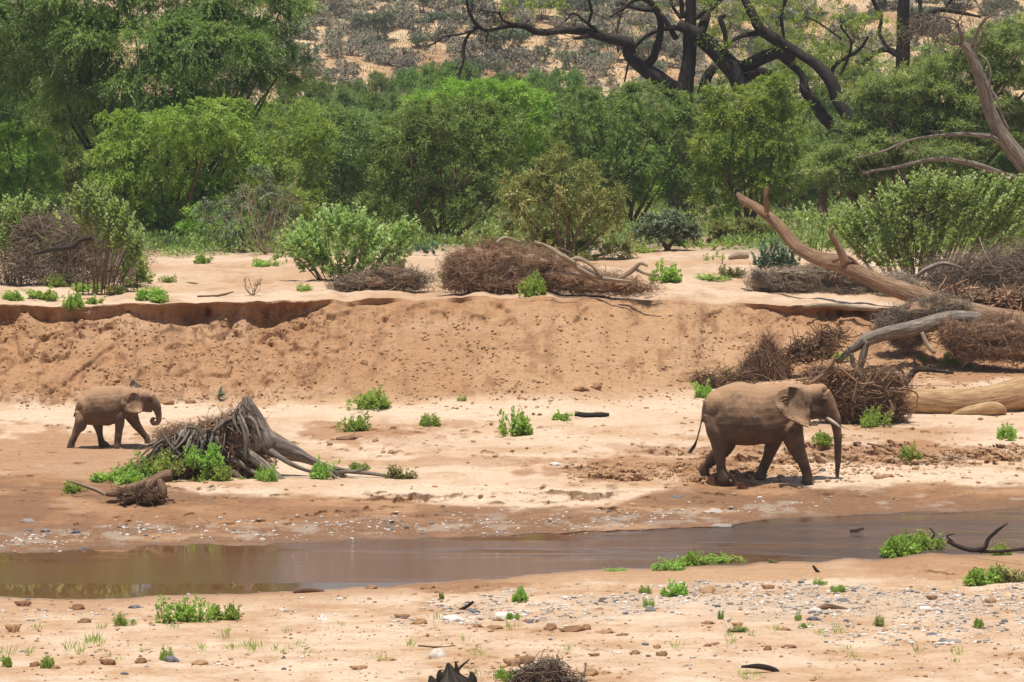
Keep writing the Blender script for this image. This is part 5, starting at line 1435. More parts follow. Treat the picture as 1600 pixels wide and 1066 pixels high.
mb = MB(); S_ = S_at(YS)
for k in range(120):
    t = rg.random() ** .8 * (len(ridge) - 1); i = min(int(t), len(ridge) - 2); f = t - i
    x0 = ridge[i][0] * (1 - f) + ridge[i + 1][0] * f; y0 = ridge[i][1] * (1 - f) + ridge[i + 1][1] * f - rg.uniform(-4, 8)
    dx = rg.normal(-8, 30) if t > 1.5 else rg.normal(6, 20); l = rg.uniform(25, 75) * (1.2 if t < 2 else 1)
    dd = rg.uniform(-.9, .1); r_ = rg.uniform(.7, 2.4) if k % 3 else rg.uniform(2, 4.6)
    P = [P3(x0, y0, YS + dd * .2), P3(x0 + dx * .5 + rg.normal(0, 3), y0 + l * .5, YS + dd * .8), P3(x0 + dx, min(y0 + l, 770), YS + dd)]
    tube(mb, P + rg.normal(0, .03, (3, 3)), np.array([r_ * .35, r_, r_ * .3]) / S_, ns=6, seg=14, rough=.55, tint=rg.uniform(.05, .65), seed=k)
mb.mesh('splinters', M_BARK['grey'], st, loc=lo)
bl = [(370, 680, 32, 34), (330, 690, 36, 30), (290, 690, 34, 22), (345, 725, 46, 30), (300, 735, 50, 30), (262, 690, 20, 14), (385, 725, 32, 34), (250, 740, 40, 22), (215, 752, 34, 16), (285, 765, 40, 14)]
mb = MB(); tangle(mb, rg, bl, YS, 7000, L=(.2, .8), r=(.005, .013), surf=.8, tint=(.4, .2), curl=.9, wild=.6); tangle(mb, rg, bl[:4], YS - .2, 90, L=(.3, .8), r=(.02, .045), ns=5, tint=(.4, .2), curl=.5)
mb.mesh('rootlets', M_BARK['root'], st, loc=lo)
mb = MB(); mound(mb, bl, YS, .82, .2, 5); mb.mesh('soil_clump', M_BARK['brown'], st, loc=lo)
gq = hit(220, 782)
log('short_log', 'short dark log with a round black sawn end lying in front of the uprooted stump', [(165, 772, 4), (185, 770, 7), (215, 762, 9), (240, 752, 10), (258, 744, 10), (268, 741, 8)], gq.y, (0, 0), 'brown', ns=12, seed=30, rough=.2,
    stubs=[[(238, 752, 6, -.1), (228, 770, 7, -.2), (218, 786, 6, -.2)], [(250, 750, 6, -.1), (254, 770, 7, -.2), (246, 788, 5, -.2)]])
log('pale_stick', 'pale pointed stick poking out left of the short dark log', [(110, 752, 2), (128, 758, 2.5), (148, 765, 3), (172, 776, 2)], hit(140, 775).y, (0, 0), 'pale', ns=7, seed=31)
pile('root_pile', 'small brown tangle of rootlets under the short dark log', 235, 790, [(235, 775, 26, 12), (205, 775, 22, 8)], 'brown', 300, L=(.2, .6), r=(.007, .018), surf=.7, tint=(.3, .15))
# wood in the foreground
root, lo, Y, rg = pile('root_pile', 'small pile of bleached roots at the bottom edge of the picture', 850, 1068, [(850, 1052, 34, 22), (820, 1060, 20, 14), (880, 1062, 22, 10)], 'grey', 420, L=(.2, .5), r=(.006, .014), surf=.8, tint=(.75, .2), curl=.7)
gq = hit(705, 1075)
log('burnt_stump', 'black splintered stump at the bottom edge of the picture', [(705, 1080, 30), (704, 1066, 24), (703, 1055, 14), (702, 1046, 7), (700, 1036, 2)], gq.y, (0, 0), 'dark', ns=14, seed=33, rough=.5, cat='stump',
    stubs=[[(678, 1080, 12, 0), (676, 1066, 8, 0), (672, 1056, 2, 0)], [(735, 1080, 10, 0), (738, 1062, 7, 0), (736, 1050, 2, 0)], [(712, 1050, 3, 0), (722, 1040, 2, 0), (734, 1030, 1, 0)], [(690, 1070, 8, 0), (688, 1056, 6, 0), (687, 1047, 2, 0)], [(715, 1066, 7, 0), (714, 1050, 4, 0), (712, 1034, 1.5, 0)]])
log('driftwood_branch', 'curved black branch lying at the water edge on the right mound', [(1480, 846, 2.5), (1500, 855, 3.5), (1520, 860, 4), (1538, 856, 4), (1545, 842, 3), (1560, 828, 2.5), (1574, 818, 1)], hit(1520, 872).y, (0, 0), 'dark', ns=7, seed=34,
    stubs=[[(1455, 842, 1.5, 0), (1460, 835, 1.5, 0), (1453, 825, 1, 0)], [(1490, 848, 1.5, 0), (1480, 838, 1.5, 0), (1492, 834, 1, 0)], [(1530, 862, 3, 0), (1560, 862, 2.5, 0), (1600, 858, 3, 0)]])
for (lab, pts, rr) in [('thin brown stick lying flat on the near sand right of centre', [(1240, 952, 2.2), (1265, 953, 2.6), (1295, 948, 4.2), (1325, 953, 1.8)], 0), ('dark curled strip of bark lying at the bottom right of the sand', [(1158, 1042, 2), (1185, 1042, 4.5), (1208, 1046, 4), (1218, 1050, 1.5)], 0),
                       ('brown twisted stick at the near water edge', [(458, 925, 3), (470, 923, 4.5), (485, 922, 4), (506, 923, 1.5)], 0), ('upright brown splinter of wood at the near water edge', [(362, 912, 3), (368, 918, 4), (376, 924, 5)], 0),
                       ('forked black twig beside the cobbles in the near sand', [(712, 955, 2), (725, 950, 3), (740, 940, 2)], 0), ('thin brown stick lying above the pale cobble', [(653, 1009, 1.4), (680, 1011, 1.6), (713, 1010, 1.6)], 0),
                       ('short black stick lying on the sand below the bank in the middle', [(898, 647, 4), (915, 649, 4), (935, 648, 4), (952, 648, 2.5)], 0), ('pale curved stick on the sand beside the trunk tip of the full grown elephant', [(1313, 728, 1.5), (1325, 725, 1.6), (1340, 711, .8)], 0),
                       ('small black twig standing on the mound beside the water', [(1270, 884, 1.5), (1277, 892, 2.5), (1288, 902, 1.5)], 0), ('dark twig floating in the river right of centre', [(1328, 829, 2), (1336, 829, 2.5), (1350, 826, 1.5)], 0),
                       ('thin curved root lying on the terrace left of the dead weed', [(275, 445, 1), (300, 442, 1.6), (322, 449, 1)], 0), ('bent brown branch lying on the trodden sand right of the full grown elephant', [(1355, 693, 1.2), (1385, 700, 2), (1405, 713, 2.4)], 0),
                       ('dead stick lying on the terrace edge below the dead weed', [(308, 463, 1.5), (340, 462, 2), (365, 456, 1)], 0)]:
    cx, cyy = pts[len(pts) // 2][:2]
    gg = hit(cx, cyy + pts[len(pts) // 2][2])
    lowz = 'floating' in lab
    log('stick', lab, pts, (gg.y if not lowz else at_z(cx, cyy, .02)[1]), (0, 0), 'brown' if 'black' not in lab and 'dark' not in lab else 'dark', ns=7, seed=int(cx), rough=.3, cat='stick')
# ------------------------------------------------------------------ broad-leaved shrubs
def broad_shrub(px, py, blobs, label, Y=None, n=62, L=.17, W=.11, seed=1, style='broad', name='broad_leaved_shrub', cat='shrub', stemr=.02, group=None, per=22):
    rg = np.random.default_rng(seed)
    if Y is None: g = hit(px, py)
    else:
        x = at_y(px, py, Y)[0]; g = Vector((float(x), Y, down(float(x), Y)))
    S = S_at(g.y); lo = np.array(g)
    root = empty(name, g, label, cat, group)
    ml = MB(); ms = MB(); ar = np.array([b[2] * b[3] for b in blobs], float)
    for b, a in zip(blobs, ar):
        for _ in range(max(2, int(a / (S * S) * n))):
            u = unit(rg.normal(size=3)); u[2] = abs(u[2]) * (1 if rg.random() < .72 else -1)
            q = rg.uniform(.45, 1.0)
            e = P3(b[0], b[1], g.y) - lo + u * q * np.array([b[2], max(b[2], b[3]) * .8, b[3]]) / S
            if e[2] < .05: continue
            bs = np.array([e[0] * .45 + rg.normal(0, .1), e[1] * .45 + rg.normal(0, .1), -.05])
            ln = min(.75, e[2] * .7)
            st = e - unit(e - bs) * ln
            if rg.random() < .12: tube(ms, [bs, (bs + e) / 2 + rg.normal(0, .05, 3), e], [stemr, stemr * .8, stemr * .4], ns=5, seg=7)
            m = per; t = rg.uniform(.05, 1.05, m) ** .8
            ax = unit(e - st); c = st[None] + (e - st)[None] * t[:, None] + rg.normal(0, .02, (m, 3))
            az = rg.uniform(0, 2 * np.pi, m)
            s1 = unit(np.cross(ax, np.array([.3, .9, .1]))); s2 = np.cross(ax, s1)
            side = s1[None] * np.cos(az)[:, None] + s2[None] * np.sin(az)[:, None]
            d = unit(side + ax * (.35 + .9 * t)[:, None] + rg.normal(0, .2, (m, 3)))
            nn = unit(ax[None] * 1.1 - side * .35 + rg.normal(0, .35, (m, 3)) + np.array([0, 0, .5]))
            k = (1.15 - .5 * t)
            leaf_broad(ml, c, d, nn, L * rg.uniform(.7, 1.25, m) * k, W * rg.uniform(.7, 1.2, m) * k, np.clip(rg.normal(.5, .14) + .22 * (t - .5) + rg.normal(0, .09, m), 0, 1))
    ml.mesh('leaves', M_FOL[style], root, smooth=False)
    ms.mesh('stems', M_BARK['brown'], root)
    return root
BS = broad_shrub
BS(25, 415, [(15, 325, 34, 30), (50, 325, 34, 28), (5, 365, 30, 36), (40, 355, 30, 28), (-20, 330, 30, 30)], 'broad-leaved shrub at the left edge rising behind the thorn heap', Y=125, seed=1)
BS(150, 430, [(130, 300, 30, 24), (155, 312, 30, 28), (118, 325, 34, 22), (185, 335, 28, 26), (208, 365, 24, 32), (175, 350, 36, 28), (215, 400, 18, 26)], 'tall pale broad-leaved shrub rising out of the right half of the thorn heap', Y=121.5, seed=2)
BS(225, 455, [(215, 405, 16, 24), (225, 425, 18, 16), (205, 440, 12, 12)], 'small broad-leaved shrub at the right end of the thorn heap', seed=3)
BS(540, 440, [(520, 340, 45, 26), (475, 370, 45, 34), (560, 350, 50, 34), (620, 360, 36, 28), (500, 400, 55, 28), (580, 400, 50, 32), (450, 385, 28, 24), (640, 345, 18, 16), (530, 425, 36, 14), (625, 395, 26, 24)], 'large tall broad-leaved shrub left of centre above the heap of fallen stems', seed=4)
BS(745, 395, [(735, 368, 22, 12), (765, 360, 22, 14), (785, 372, 14, 10)], 'low broad-leaved shrub peeping out behind the brown mound in the middle', Y=141, seed=5)
BS(695, 450, [(692, 430, 15, 18), (705, 440, 12, 10)], 'small green shrub growing at the left end of the brown mound', seed=6, L=.13, W=.08)
BS(1430, 440, [(1330, 330, 42, 26), (1390, 310, 45, 30), (1440, 290, 45, 26), (1490, 300, 45, 34), (1550, 310, 50, 30), (1600, 325, 40, 40), (1350, 370, 48, 30), (1420, 360, 55, 40), (1500, 350, 55, 34), (1570, 360, 50, 26), (1390, 400, 40, 24), (1450, 395, 40, 22), (1620, 290, 36, 30), (1320, 350, 26, 26), (1450, 280, 40, 22), (1520, 285, 44, 22), (1580, 290, 40, 20)],
   'long bank of pale broad-leaved shrub filling the right side under the umbrella thorn', Y=133, seed=7)
BS(1265, 395, [(1260, 330, 26, 18), (1295, 345, 26, 24), (1270, 365, 30, 18), (1310, 380, 26, 18)], 'sparse broad-leaved shrub behind the fallen trunk, left of the long pale one', Y=146, seed=8, n=45, L=.14, W=.08)
BS(275, 405, [(270, 380, 26, 18), (300, 388, 24, 14), (250, 390, 18, 14)], 'dark green leafy plant behind the open sand on the left', Y=150, seed=9, L=.15, W=.08, style='blue')
BS(1210, 428, [(1205, 385, 28, 20), (1235, 400, 22, 18), (1190, 405, 24, 16), (1220, 412, 34, 14)], 'blue-green weed with pointed leaves in front of the bright bush, right of centre', seed=10, style='blue', L=.15, W=.06, n=110)
BS(1120, 412, [(1120, 398, 16, 9), (1105, 402, 12, 7)], 'small green weed beside the short pale log', seed=11, style='herb', L=.1, W=.05, n=70)
BS(345, 626, [(344, 616, 7, 11)], 'single upright blue-green seedling on the sand below the bank, left of the stump', seed=12, style='blue', L=.1, W=.05, n=160, cat='plant', name='seedling')
BS(690, 405, [(670, 385, 26, 14), (650, 395, 20, 12)], 'small dark green shrub between the large broad-leaved shrub and the brown mound', Y=146, seed=14, L=.12, W=.07, style='blue')
BS(1090, 400, [(1090, 385, 30, 12), (1130, 385, 24, 12)], 'low yellowish shrub behind the open sand right of centre', Y=150, seed=15, L=.11, W=.05, style='herb')
BS(480, 415, [(455, 400, 20, 14), (440, 405, 18, 10)], 'low leafy shrub on the left of the large broad-leaved shrub', Y=142, seed=16, L=.13, W=.08)
# pale dry branches of the grey shrub and a dead weed
def bare_shrub(px, py, top, w, n, label, mat='pale', Y=None, r=.016, seed=0, fork=2, name='bare_shrub'):
    g = hit(px, py); Y = Y or g.y; x = at_y(px, py, Y)[0]; g = Vector((float(x), Y, down(float(x), Y))); lo = np.array(g); S = S_at(Y); rg = np.random.default_rng(seed)
    root = empty(name, g, label, 'shrub'); mb = MB(); h = (py - top) / S; w = w / S
    for _ in range(n):
        e = np.array([rg.uniform(-1, 1) * w, rg.uniform(-.6, .6) * w, h * rg.uniform(.45, 1)])
        m = e * .5 + rg.normal(0, .1, 3) * h; m[2] = e[2] * .35
        tube(mb, [[0, 0, 0], m, e], [r, r * .8, r * .35], ns=5, seg=9, cap=False, tint=rg.uniform(.3, .8))
        for _k in range(fork * 2):
            f = rg.uniform(.4, .95); q = m * (1 - f) + e * f; e2 = q + unit(rg.normal(size=3) + unit(e)) * h * rg.uniform(.1, .28)
            tube(mb, [q, (q + e2) / 2 + rg.normal(0, .03, 3), e2], [r * .5, r * .4, r * .2], ns=3, seg=4, cap=False, tint=.6)
    mb.mesh('branches', M_BARK[mat], root); return root
bare_shrub(415, 392, 268, 75, 22, 'pale leafless branches fanning out of the grey-green shrub', Y=147, seed=1)
bare_shrub(460, 390, 325, 30, 9, 'pale forked dry branches on the right of the grey-green shrub', Y=146, seed=2)
bare_shrub(395, 462, 432, 16, 12, 'small brown dead weed standing on the open sand of the terrace', mat='brown', seed=3, r=.012, name='dead_weed')
bare_shrub(365, 415, 385, 30, 12, 'knot of grey roots and dead stems under the grey-green shrub', mat='grey', Y=149, seed=4, r=.03, name='root_knot')

# ------------------------------------------------------------------ low herbs: one model, many plants
def herb_proto(seed, w=1.0, h=.55, n=190, L=.075, W=.055, style='herb'):
    rg = np.random.default_rng(seed); ml = MB(); ms = MB()
    lob = [(rg.uniform(-.4, .4) * w, rg.uniform(-.4, .4) * w, 0, rg.uniform(.10, .24) * w, rg.uniform(.3, 1.0) * h) for _ in range(9)]
    for i in range(n):
        lx, ly, lz, lr, lh = lob[rg.integers(len(lob))]
        u = unit(rg.normal(size=3)); u[2] = abs(u[2])
        e = np.array([lx, ly, 0]) + u * np.array([lr, lr, lh]) * rg.uniform(.5, 1.05); e[2] = max(e[2], .03)
        b = np.array([lx * .6, ly * .6, 0])
        if rg.random() < .35: tube(ms, [b, (b + e) / 2 + rg.normal(0, .02, 3), e], [.007, .006, .003], ns=3, seg=5, cap=False)
        m = 8
        d = unit(rg.normal(size=(m, 3)) + u * .8); nn = unit(np.array([0, 0, 1.2]) + rg.normal(0, .5, (m, 3)))
        leaf_broad(ml, e + rg.normal(0, .03, (m, 3)), d, nn, L * rg.uniform(.5, 1.2, m), W * rg.uniform(.6, 1.2, m), np.clip(rg.normal(.5, .15) + rg.normal(0, .1, m), 0, 1))
    return ml.mesh('herb_leaves', M_FOL[style], smooth=False, link=False), ms.mesh('herb_stems', M_BARK['brown'], link=False), w, h
HP = [herb_proto(61), herb_proto(62, n=220), herb_proto(63, n=150, L=.09, W=.065), herb_proto(64, n=130, L=.07, W=.05), herb_proto(65, n=110, L=.10, W=.035, style='bright'), herb_proto(66, n=150, L=.06, W=.05, style='olive'), herb_proto(67, n=90, L=.11, W=.08)]
def herb(px, py, w, h, label, group='green herbs growing on the riverbed', z=0.0, Y=None):
    g = hit(px, py) if Y is None else None
    if g is None:
        p = P3(px, py, Y); g = Vector(p)
    S = S_at(g.y); lm, sm, pw, ph = HP[(px * 7 + py) % 7]
    o = empty('herb', (g.x, g.y, g.z + z), label, 'plant', group)
    sx, sz = w * 1.12 / S / pw, h * 1.1 / S / ph
    a = obj_from('leaves', lm, o); b = obj_from('stems', sm, o)
    for q in (a, b): q.rotation_euler = (0, 0, px * .37); q.scale = (sx, sx, sz)
for (px, py, w, h, lab) in [
 (570, 637, 64, 32, 'largest herb at the foot of the bank, in the middle left'), (552, 672, 42, 28, 'herb on the sand just below the largest one at the foot of the bank'), (671, 666, 32, 22, 'small herb with yellow tips alone on the sand below the bank'),
 (803, 678, 54, 42, 'dense round herb on the sand left of the short black stick'), (882, 657, 32, 16, 'flat herb touching the left end of the short black stick'), (722, 627, 14, 12, 'tiny herb at the foot of the bank in the middle'),
 (633, 747, 50, 24, 'herb on top of the sand bar right of the stump roots'), (563, 737, 30, 18, 'low herb between the stump roots and the sand bar'), (508, 748, 38, 34, 'herb growing over the long root of the stump'), (410, 752, 32, 34, 'herb hanging in the right flank of the stump'),
 (1283, 695, 40, 24, 'herb on the sand between the front leg and trunk of the full grown elephant'), (1365, 668, 46, 40, 'leafy herb growing in the front of the big root pile'), (1404, 658, 20, 9, 'flat herb at the right foot of the big root pile'),
 (1421, 720, 30, 30, 'bushy herb on the trodden sand right of the full grown elephant'), (1581, 686, 36, 26, 'yellowish herb on the sand in front of the massive log'), (1485, 568, 26, 22, 'dark green herb below the thick twig heap'), (1442, 564, 12, 12, 'tiny herb beside the white broken stick'), (1515, 575, 14, 10, 'tiny herb under the thick twig heap at the right'),
 (1310, 562, 40, 16, 'pale herb at the splintered tip of the grey log'), (1095, 622, 30, 30, 'herb among the dry sticks at the foot of the bank'), (1142, 592, 22, 20, 'blue-green herb left of the upright root bundle'),
 (287, 973, 62, 42, 'large leafy herb on the near sand at the left'), (346, 968, 46, 32, 'leafy herb right beside the large one on the near sand'), (192, 977, 32, 24, 'pale herb growing over a stone at the left of the near sand'), (815, 940, 30, 28, 'upright small herb on the gravel in the middle'), (689, 937, 8, 16, 'tiny upright herb on the gravel left of centre'),
 (1040, 892, 50, 26, 'left part of the herb clump on the near bank, right of centre'), (1078, 884, 46, 28, 'tallest herb of the clump on the near bank, right of centre'), (1120, 882, 62, 16, 'low trailing herb of the clump on the near bank'), (965, 892, 34, 7, 'flat herb at the water edge left of the clump'), (1012, 927, 20, 16, 'small round herb below the clump on the near bank'),
 (1056, 930, 38, 26, 'round herb below the clump on the near bank'), (1015, 948, 18, 18, 'small herb on top of the dark cobble'), (802, 968, 18, 14, 'small herb beside the white stones in the middle gravel'), (1400, 870, 66, 44, 'big leafy herb on the left of the mound at the water edge'), (1440, 862, 60, 34, 'leafy herb on the crest of the mound at the water edge'), (1555, 868, 40, 20, 'small leafy herb beside the curved black branch'),
 (1535, 912, 66, 34, 'dense bright herb at the right edge behind the mound'), (1585, 908, 50, 30, 'bright herb cut by the right edge of the picture'), (1280, 914, 20, 14, 'small herb under the small black twig on the near bank'), (1312, 925, 26, 12, 'flat herb at the top of the gravel right of centre'), (1210, 880, 16, 8, 'tiny herb at the water edge right of the clump'),
 (75, 1044, 22, 22, 'herb with brown clods at the bottom left'), (8, 1042, 18, 22, 'herb at the bottom left corner'), (265, 1032, 22, 28, 'herb growing behind the dark cobble at the bottom left'), (792, 1066, 40, 26, 'broad-leaved herb beside the pile of bleached roots at the bottom'), (1126, 968, 8, 18, 'tiny upright herb on the gravel right of centre'),
 (1247, 970, 10, 20, 'tiny upright herb in front of the thin brown stick'), (1378, 978, 24, 20, 'feathery herb on the near sand at the right'), (1530, 982, 16, 20, 'small herb among the cobbles at the right'), (1148, 985, 44, 8, 'flat trailing herb on the near sand right of centre'), (1256, 982, 16, 10, 'low dark herb on the near sand'),
 (825, 462, 44, 40, 'green herb in front of the brown mound on the terrace edge'), (1110, 438, 50, 14, 'flat herb on the terrace left of the blue-green weed'), (1145, 432, 40, 22, 'leafy herb beside the blue-green weed'), (237, 470, 52, 24, 'dark leafy herb on the lip of the bank at the left'), (180, 460, 44, 20, 'yellowish herb on the lip of the bank at the left'),
 (118, 485, 34, 34, 'herb hanging over the lip of the bank at the left'), (92, 448, 34, 24, 'herb in front of the thorn heap'), (20, 470, 34, 18, 'herb at the foot of the thorn heap at the left edge'), (60, 468, 50, 20, 'reddish-green herb patch at the foot of the thorn heap'), (150, 475, 30, 14, 'small herb on the lip left of the dark leafy herb'), (262, 441, 20, 12, 'tiny herb alone on the open terrace sand'),
 (140, 455, 40, 16, 'herb between the thorn heap and the bank lip'), (470, 455, 26, 12, 'low herb beside the foot of the large broad-leaved shrub'), (320, 412, 30, 18, 'herb behind the open sand of the terrace'), (420, 416, 40, 16, 'yellow-green herb behind the open sand of the terrace'), (1040, 440, 50, 34, 'grey-green herb tangle at the right end of the brown mound'), (1075, 385, 40, 16, 'yellowish herb in front of the low silvery shrub'), (1010, 395, 40, 14, 'pale herb in front of the dense dark bush'),
 (120, 770, 36, 20, 'small yellow-green herb left of the pale stick'), (290, 590, 1, 1, '')]:
    if lab: herb(px, py, w, h, lab, 'green herbs on the terrace' if py < 490 else 'green herbs growing on the riverbed')
# herbs climbing over the stump's left side
for (px, py, w, h, dy, lab) in [(225, 745, 70, 50, -1.0, 'leafy herb climbing over the left foot of the stump'), (200, 770, 60, 36, -1.2, 'lowest leafy herb at the left foot of the stump'), (275, 740, 60, 44, -1.0, 'leafy herb in the middle of the stump tangle'), (320, 730, 50, 46, -1.1, 'leafy herb high on the stump tangle'), (245, 775, 50, 34, -1.1, 'leafy herb just behind the short dark log'),
                            (165, 755, 50, 22, -.8, 'flat leafy herb trailing out left of the stump'), (318, 760, 50, 30, -1.0, 'dark leafy herb under the stump tangle'), (372, 765, 34, 24, -.9, 'small herb low on the right of the stump tangle'), (290, 770, 40, 20, -1.2, 'small herb beside the turquoise rag'), (205, 758, 60, 34, -1.1, 'leafy herb above the left end of the short dark log'), (345, 750, 44, 30, -1.1, 'leafy herb at the front of the stump between its roots')]:
    herb(px, py, w, h, lab, Y=YS + dy)

# ------------------------------------------------------------------ stones, clods
def rock_mesh(seed, rough=.3, n=2):
    import bmesh
    bm = bmesh.new(); bmesh.ops.create_icosphere(bm, subdivisions=n, radius=1)
    co = np.array([v.co[:] for v in bm.verts]); f = np.array([[v.index for v in fa.verts] for fa in bm.faces]); bm.free()
    g = 1 + rough * fbm(co[:, 0] * 1.4 + seed, co[:, 1] * 1.4, co[:, 2] * 1.4, s=seed, o=3)
    co = co * g[:, None]; co[:, 2] = np.maximum(co[:, 2], -.5)
    return co, f
ROCKS = [rock_mesh(i, .28, 1) for i in range(5)]; ROCKS2 = [rock_mesh(i + 9, .35, 3) for i in range(4)]; CLODS = [rock_mesh(i + 20, .75, 3) for i in range(4)]
def mat_rock(name, stops, sc=30, bmp=.4):
    m, nt, b = mat_new(name); a = N(nt, 'ShaderNodeAttribute', attribute_name='tint')
    c = ramp(nt, a.outputs['Fac'], stops); n = noise_n(nt, coords(nt), sc, 4, .6)
    c = mixc(nt, c, ramp(nt, n, [(.3, .75), (.7, 1.12)]), .8, 'MULTIPLY'); nt.links.new(c, b.inputs['Base Color']); b.inputs['Roughness'].default_value = .8; b.inputs['Specular IOR Level'].default_value = .3
    bump(nt, b, n, bmp, .02); return m
M_PEB = mat_rock('pebble', [(0, (.10, .105, .12)), (.22, (.22, .20, .19)), (.45, (.40, .33, .26)), (.7, (.55, .47, .38)), (1, (.72, .68, .62))])
M_CLOD = mat_rock('clod', [(0, (.20, .10, .045)), (.5, (.36, .20, .095)), (1, (.50, .31, .17))], 18, .8)
M_TALUS = mat_rock('talus_earth', [(0, (.24, .12, .055)), (.5, (.42, .25, .125)), (1, (.52, .34, .19))], 18, .5)
def scatter(name, label, cat, mat, sampler, n, size, shapes, flat=.55, tint=None, seed=0, sink=.3):
    rg = np.random.default_rng(seed); mb = MB(); k = 0; tries = 0
    while k < n and tries < n * 6:
        tries += 1
        px, py, w = sampler(rg)
        if rg.random() > w: continue
        g = hit(px, py)
        if g is None: continue
        co, f = shapes[rg.integers(len(shapes))]
        s = size[0] * (size[1] / size[0]) ** (rg.random() ** 2.2)
        a = rg.uniform(0, 6.28); c_, s_ = math.cos(a), math.sin(a)
        V = co * np.array([s, s * rg.uniform(.6, 1), s * rg.uniform(.7, 1.2) * flat])
        V = np.stack([V[:, 0] * c_ - V[:, 1] * s_, V[:, 0] * s_ + V[:, 1] * c_, V[:, 2]], -1) + np.array(g) + np.array([0, 0, s * flat * (.5 - sink)])
        mb.add(V, None, f, np.clip(tint(rg) if tint else rg.random(), 0, 1)); k += 1
    o = mb.mesh(name, mat, smooth=False); return tag(o, label, cat, kind='stuff')
def s_gravel(rg):
    px = rg.uniform(-20, 1620); py = rg.uniform(905, 1062)
    w = blob(np.array([px]), np.array([py]), 1350, 935, 480, 22, n=.8, s=80)[0] + .9 * blob(np.array([px]), np.array([py]), 770, 958, 190, 16, n=.9, s=81)[0] + .6 * blob(np.array([px]), np.array([py]), 1480, 980, 200, 22, n=1.2, s=82)[0] + .018 + .35 * blob(np.array([px]), np.array([py]), 80, 960, 160, 9, n=.8, s=83)[0]
    return px, py, min(1, w)
scatter('gravel', 'pale and slate-grey river pebbles strewn over the near sand', 'gravel', M_PEB, s_gravel, 4200, (.012, .08), ROCKS, seed=1, tint=lambda r: r.choice([r.uniform(0, .2), r.uniform(.35, .7), r.uniform(.6, 1)], p=[.16, .5, .34]))
def s_far(rg):
    px = rg.uniform(-20, 1300); yf = float(L1(FAR_W, px)); py = yf - rg.uniform(1, 46)
    w = np.exp(-((yf - 22 - py) / 13) ** 2) * (1 if px < 720 or px > 850 else .6) * (1 if px < 1050 else .35)
    return px, py, w * (.35 + .65 * (fbm(np.array([px / 50.]), np.array([py / 12.]), s=90)[0] > -.05))
scatter('beach_gravel', 'small pale stones strewn on the brown mud along the far water edge', 'gravel', M_PEB, s_far, 1300, (.014, .075), ROCKS, seed=2, tint=lambda r: r.choice([r.uniform(0, .25), r.uniform(.4, .75), r.uniform(.7, 1)], p=[.12, .6, .28]))
def s_tal(rg):
    px = rg.uniform(-20, 1620); py = rg.uniform(488, 640)
    w = .25 + .75 * (fbm(np.array([px / 60.]), np.array([py / 25.]), s=91)[0] > .05)
    if 880 < px < 1080: w *= .45
    if py > 628: w *= .5
    return px, py, w
scatter('earth_crumbs', 'brown crumbs of earth fallen over the face of the river bank', 'earth', M_TALUS, s_tal, 9000, (.012, .075), ROCKS, seed=3, flat=.7, tint=lambda r: r.normal(.45, .2))
def s_trod(rg):
    if rg.random() < .6: px = rg.uniform(880, 1620); py = rg.normal(np.interp(px, [880, 1100, 1200, 1620], [738, 738, 740, 706]), 9)
    elif rg.random() < .6: px = rg.uniform(-10, 1620); py = rg.uniform(635, 790)
    else: px = rg.uniform(1380, 1620); py = rg.normal(578, 7)
    return px, py, 1
scatter('clods', 'trodden brown clods of dried mud on the riverbed around the elephants', 'earth', M_TALUS, s_trod, 3000, (.015, .10), ROCKS, seed=4, flat=.6, tint=lambda r: r.normal(.5, .22))
def s_near(rg):
    px = rg.uniform(-20, 1620); py = rg.uniform(915, 1064)
    return px, py, .25 + .75 * (fbm(np.array([px / 80.]), np.array([py / 12.]), s=92)[0] > .15)
scatter('sand_crumbs', 'brown crumbs of mud and dung scattered thinly over the near sand', 'earth', M_CLOD, s_near, 2600, (.008, .05), ROCKS, seed=5, flat=.6, tint=lambda r: r.normal(.4, .22))
def stone(px, py, w, h, label, mat='rock', cat='stone', group=None, tint=.5, name='stone'):
    g = hit(px, py)
    S = S_at(g.y); sh = (CLODS if mat == 'clod' else ROCKS2)[int(px) % 4]; co, f = sh
    V = co * np.array([w, w * .8, h * 1.15]) / 2 / S; V[:, 2] -= h / S * .05
    rz = px * .7; V = np.stack([V[:, 0] * math.cos(.3 * math.sin(rz)) - V[:, 1] * math.sin(.3 * math.sin(rz)), V[:, 0] * math.sin(.3 * math.sin(rz)) + V[:, 1] * math.cos(.3 * math.sin(rz)), V[:, 2]], -1)
    o = mesh_np(name, V, [f], {'clod': M_CLOD, 'rock': M_PEB}[mat], smooth=True, attrs={'tint': np.full(len(V), tint)})
    o.location = g; tag(o, label, cat, group)
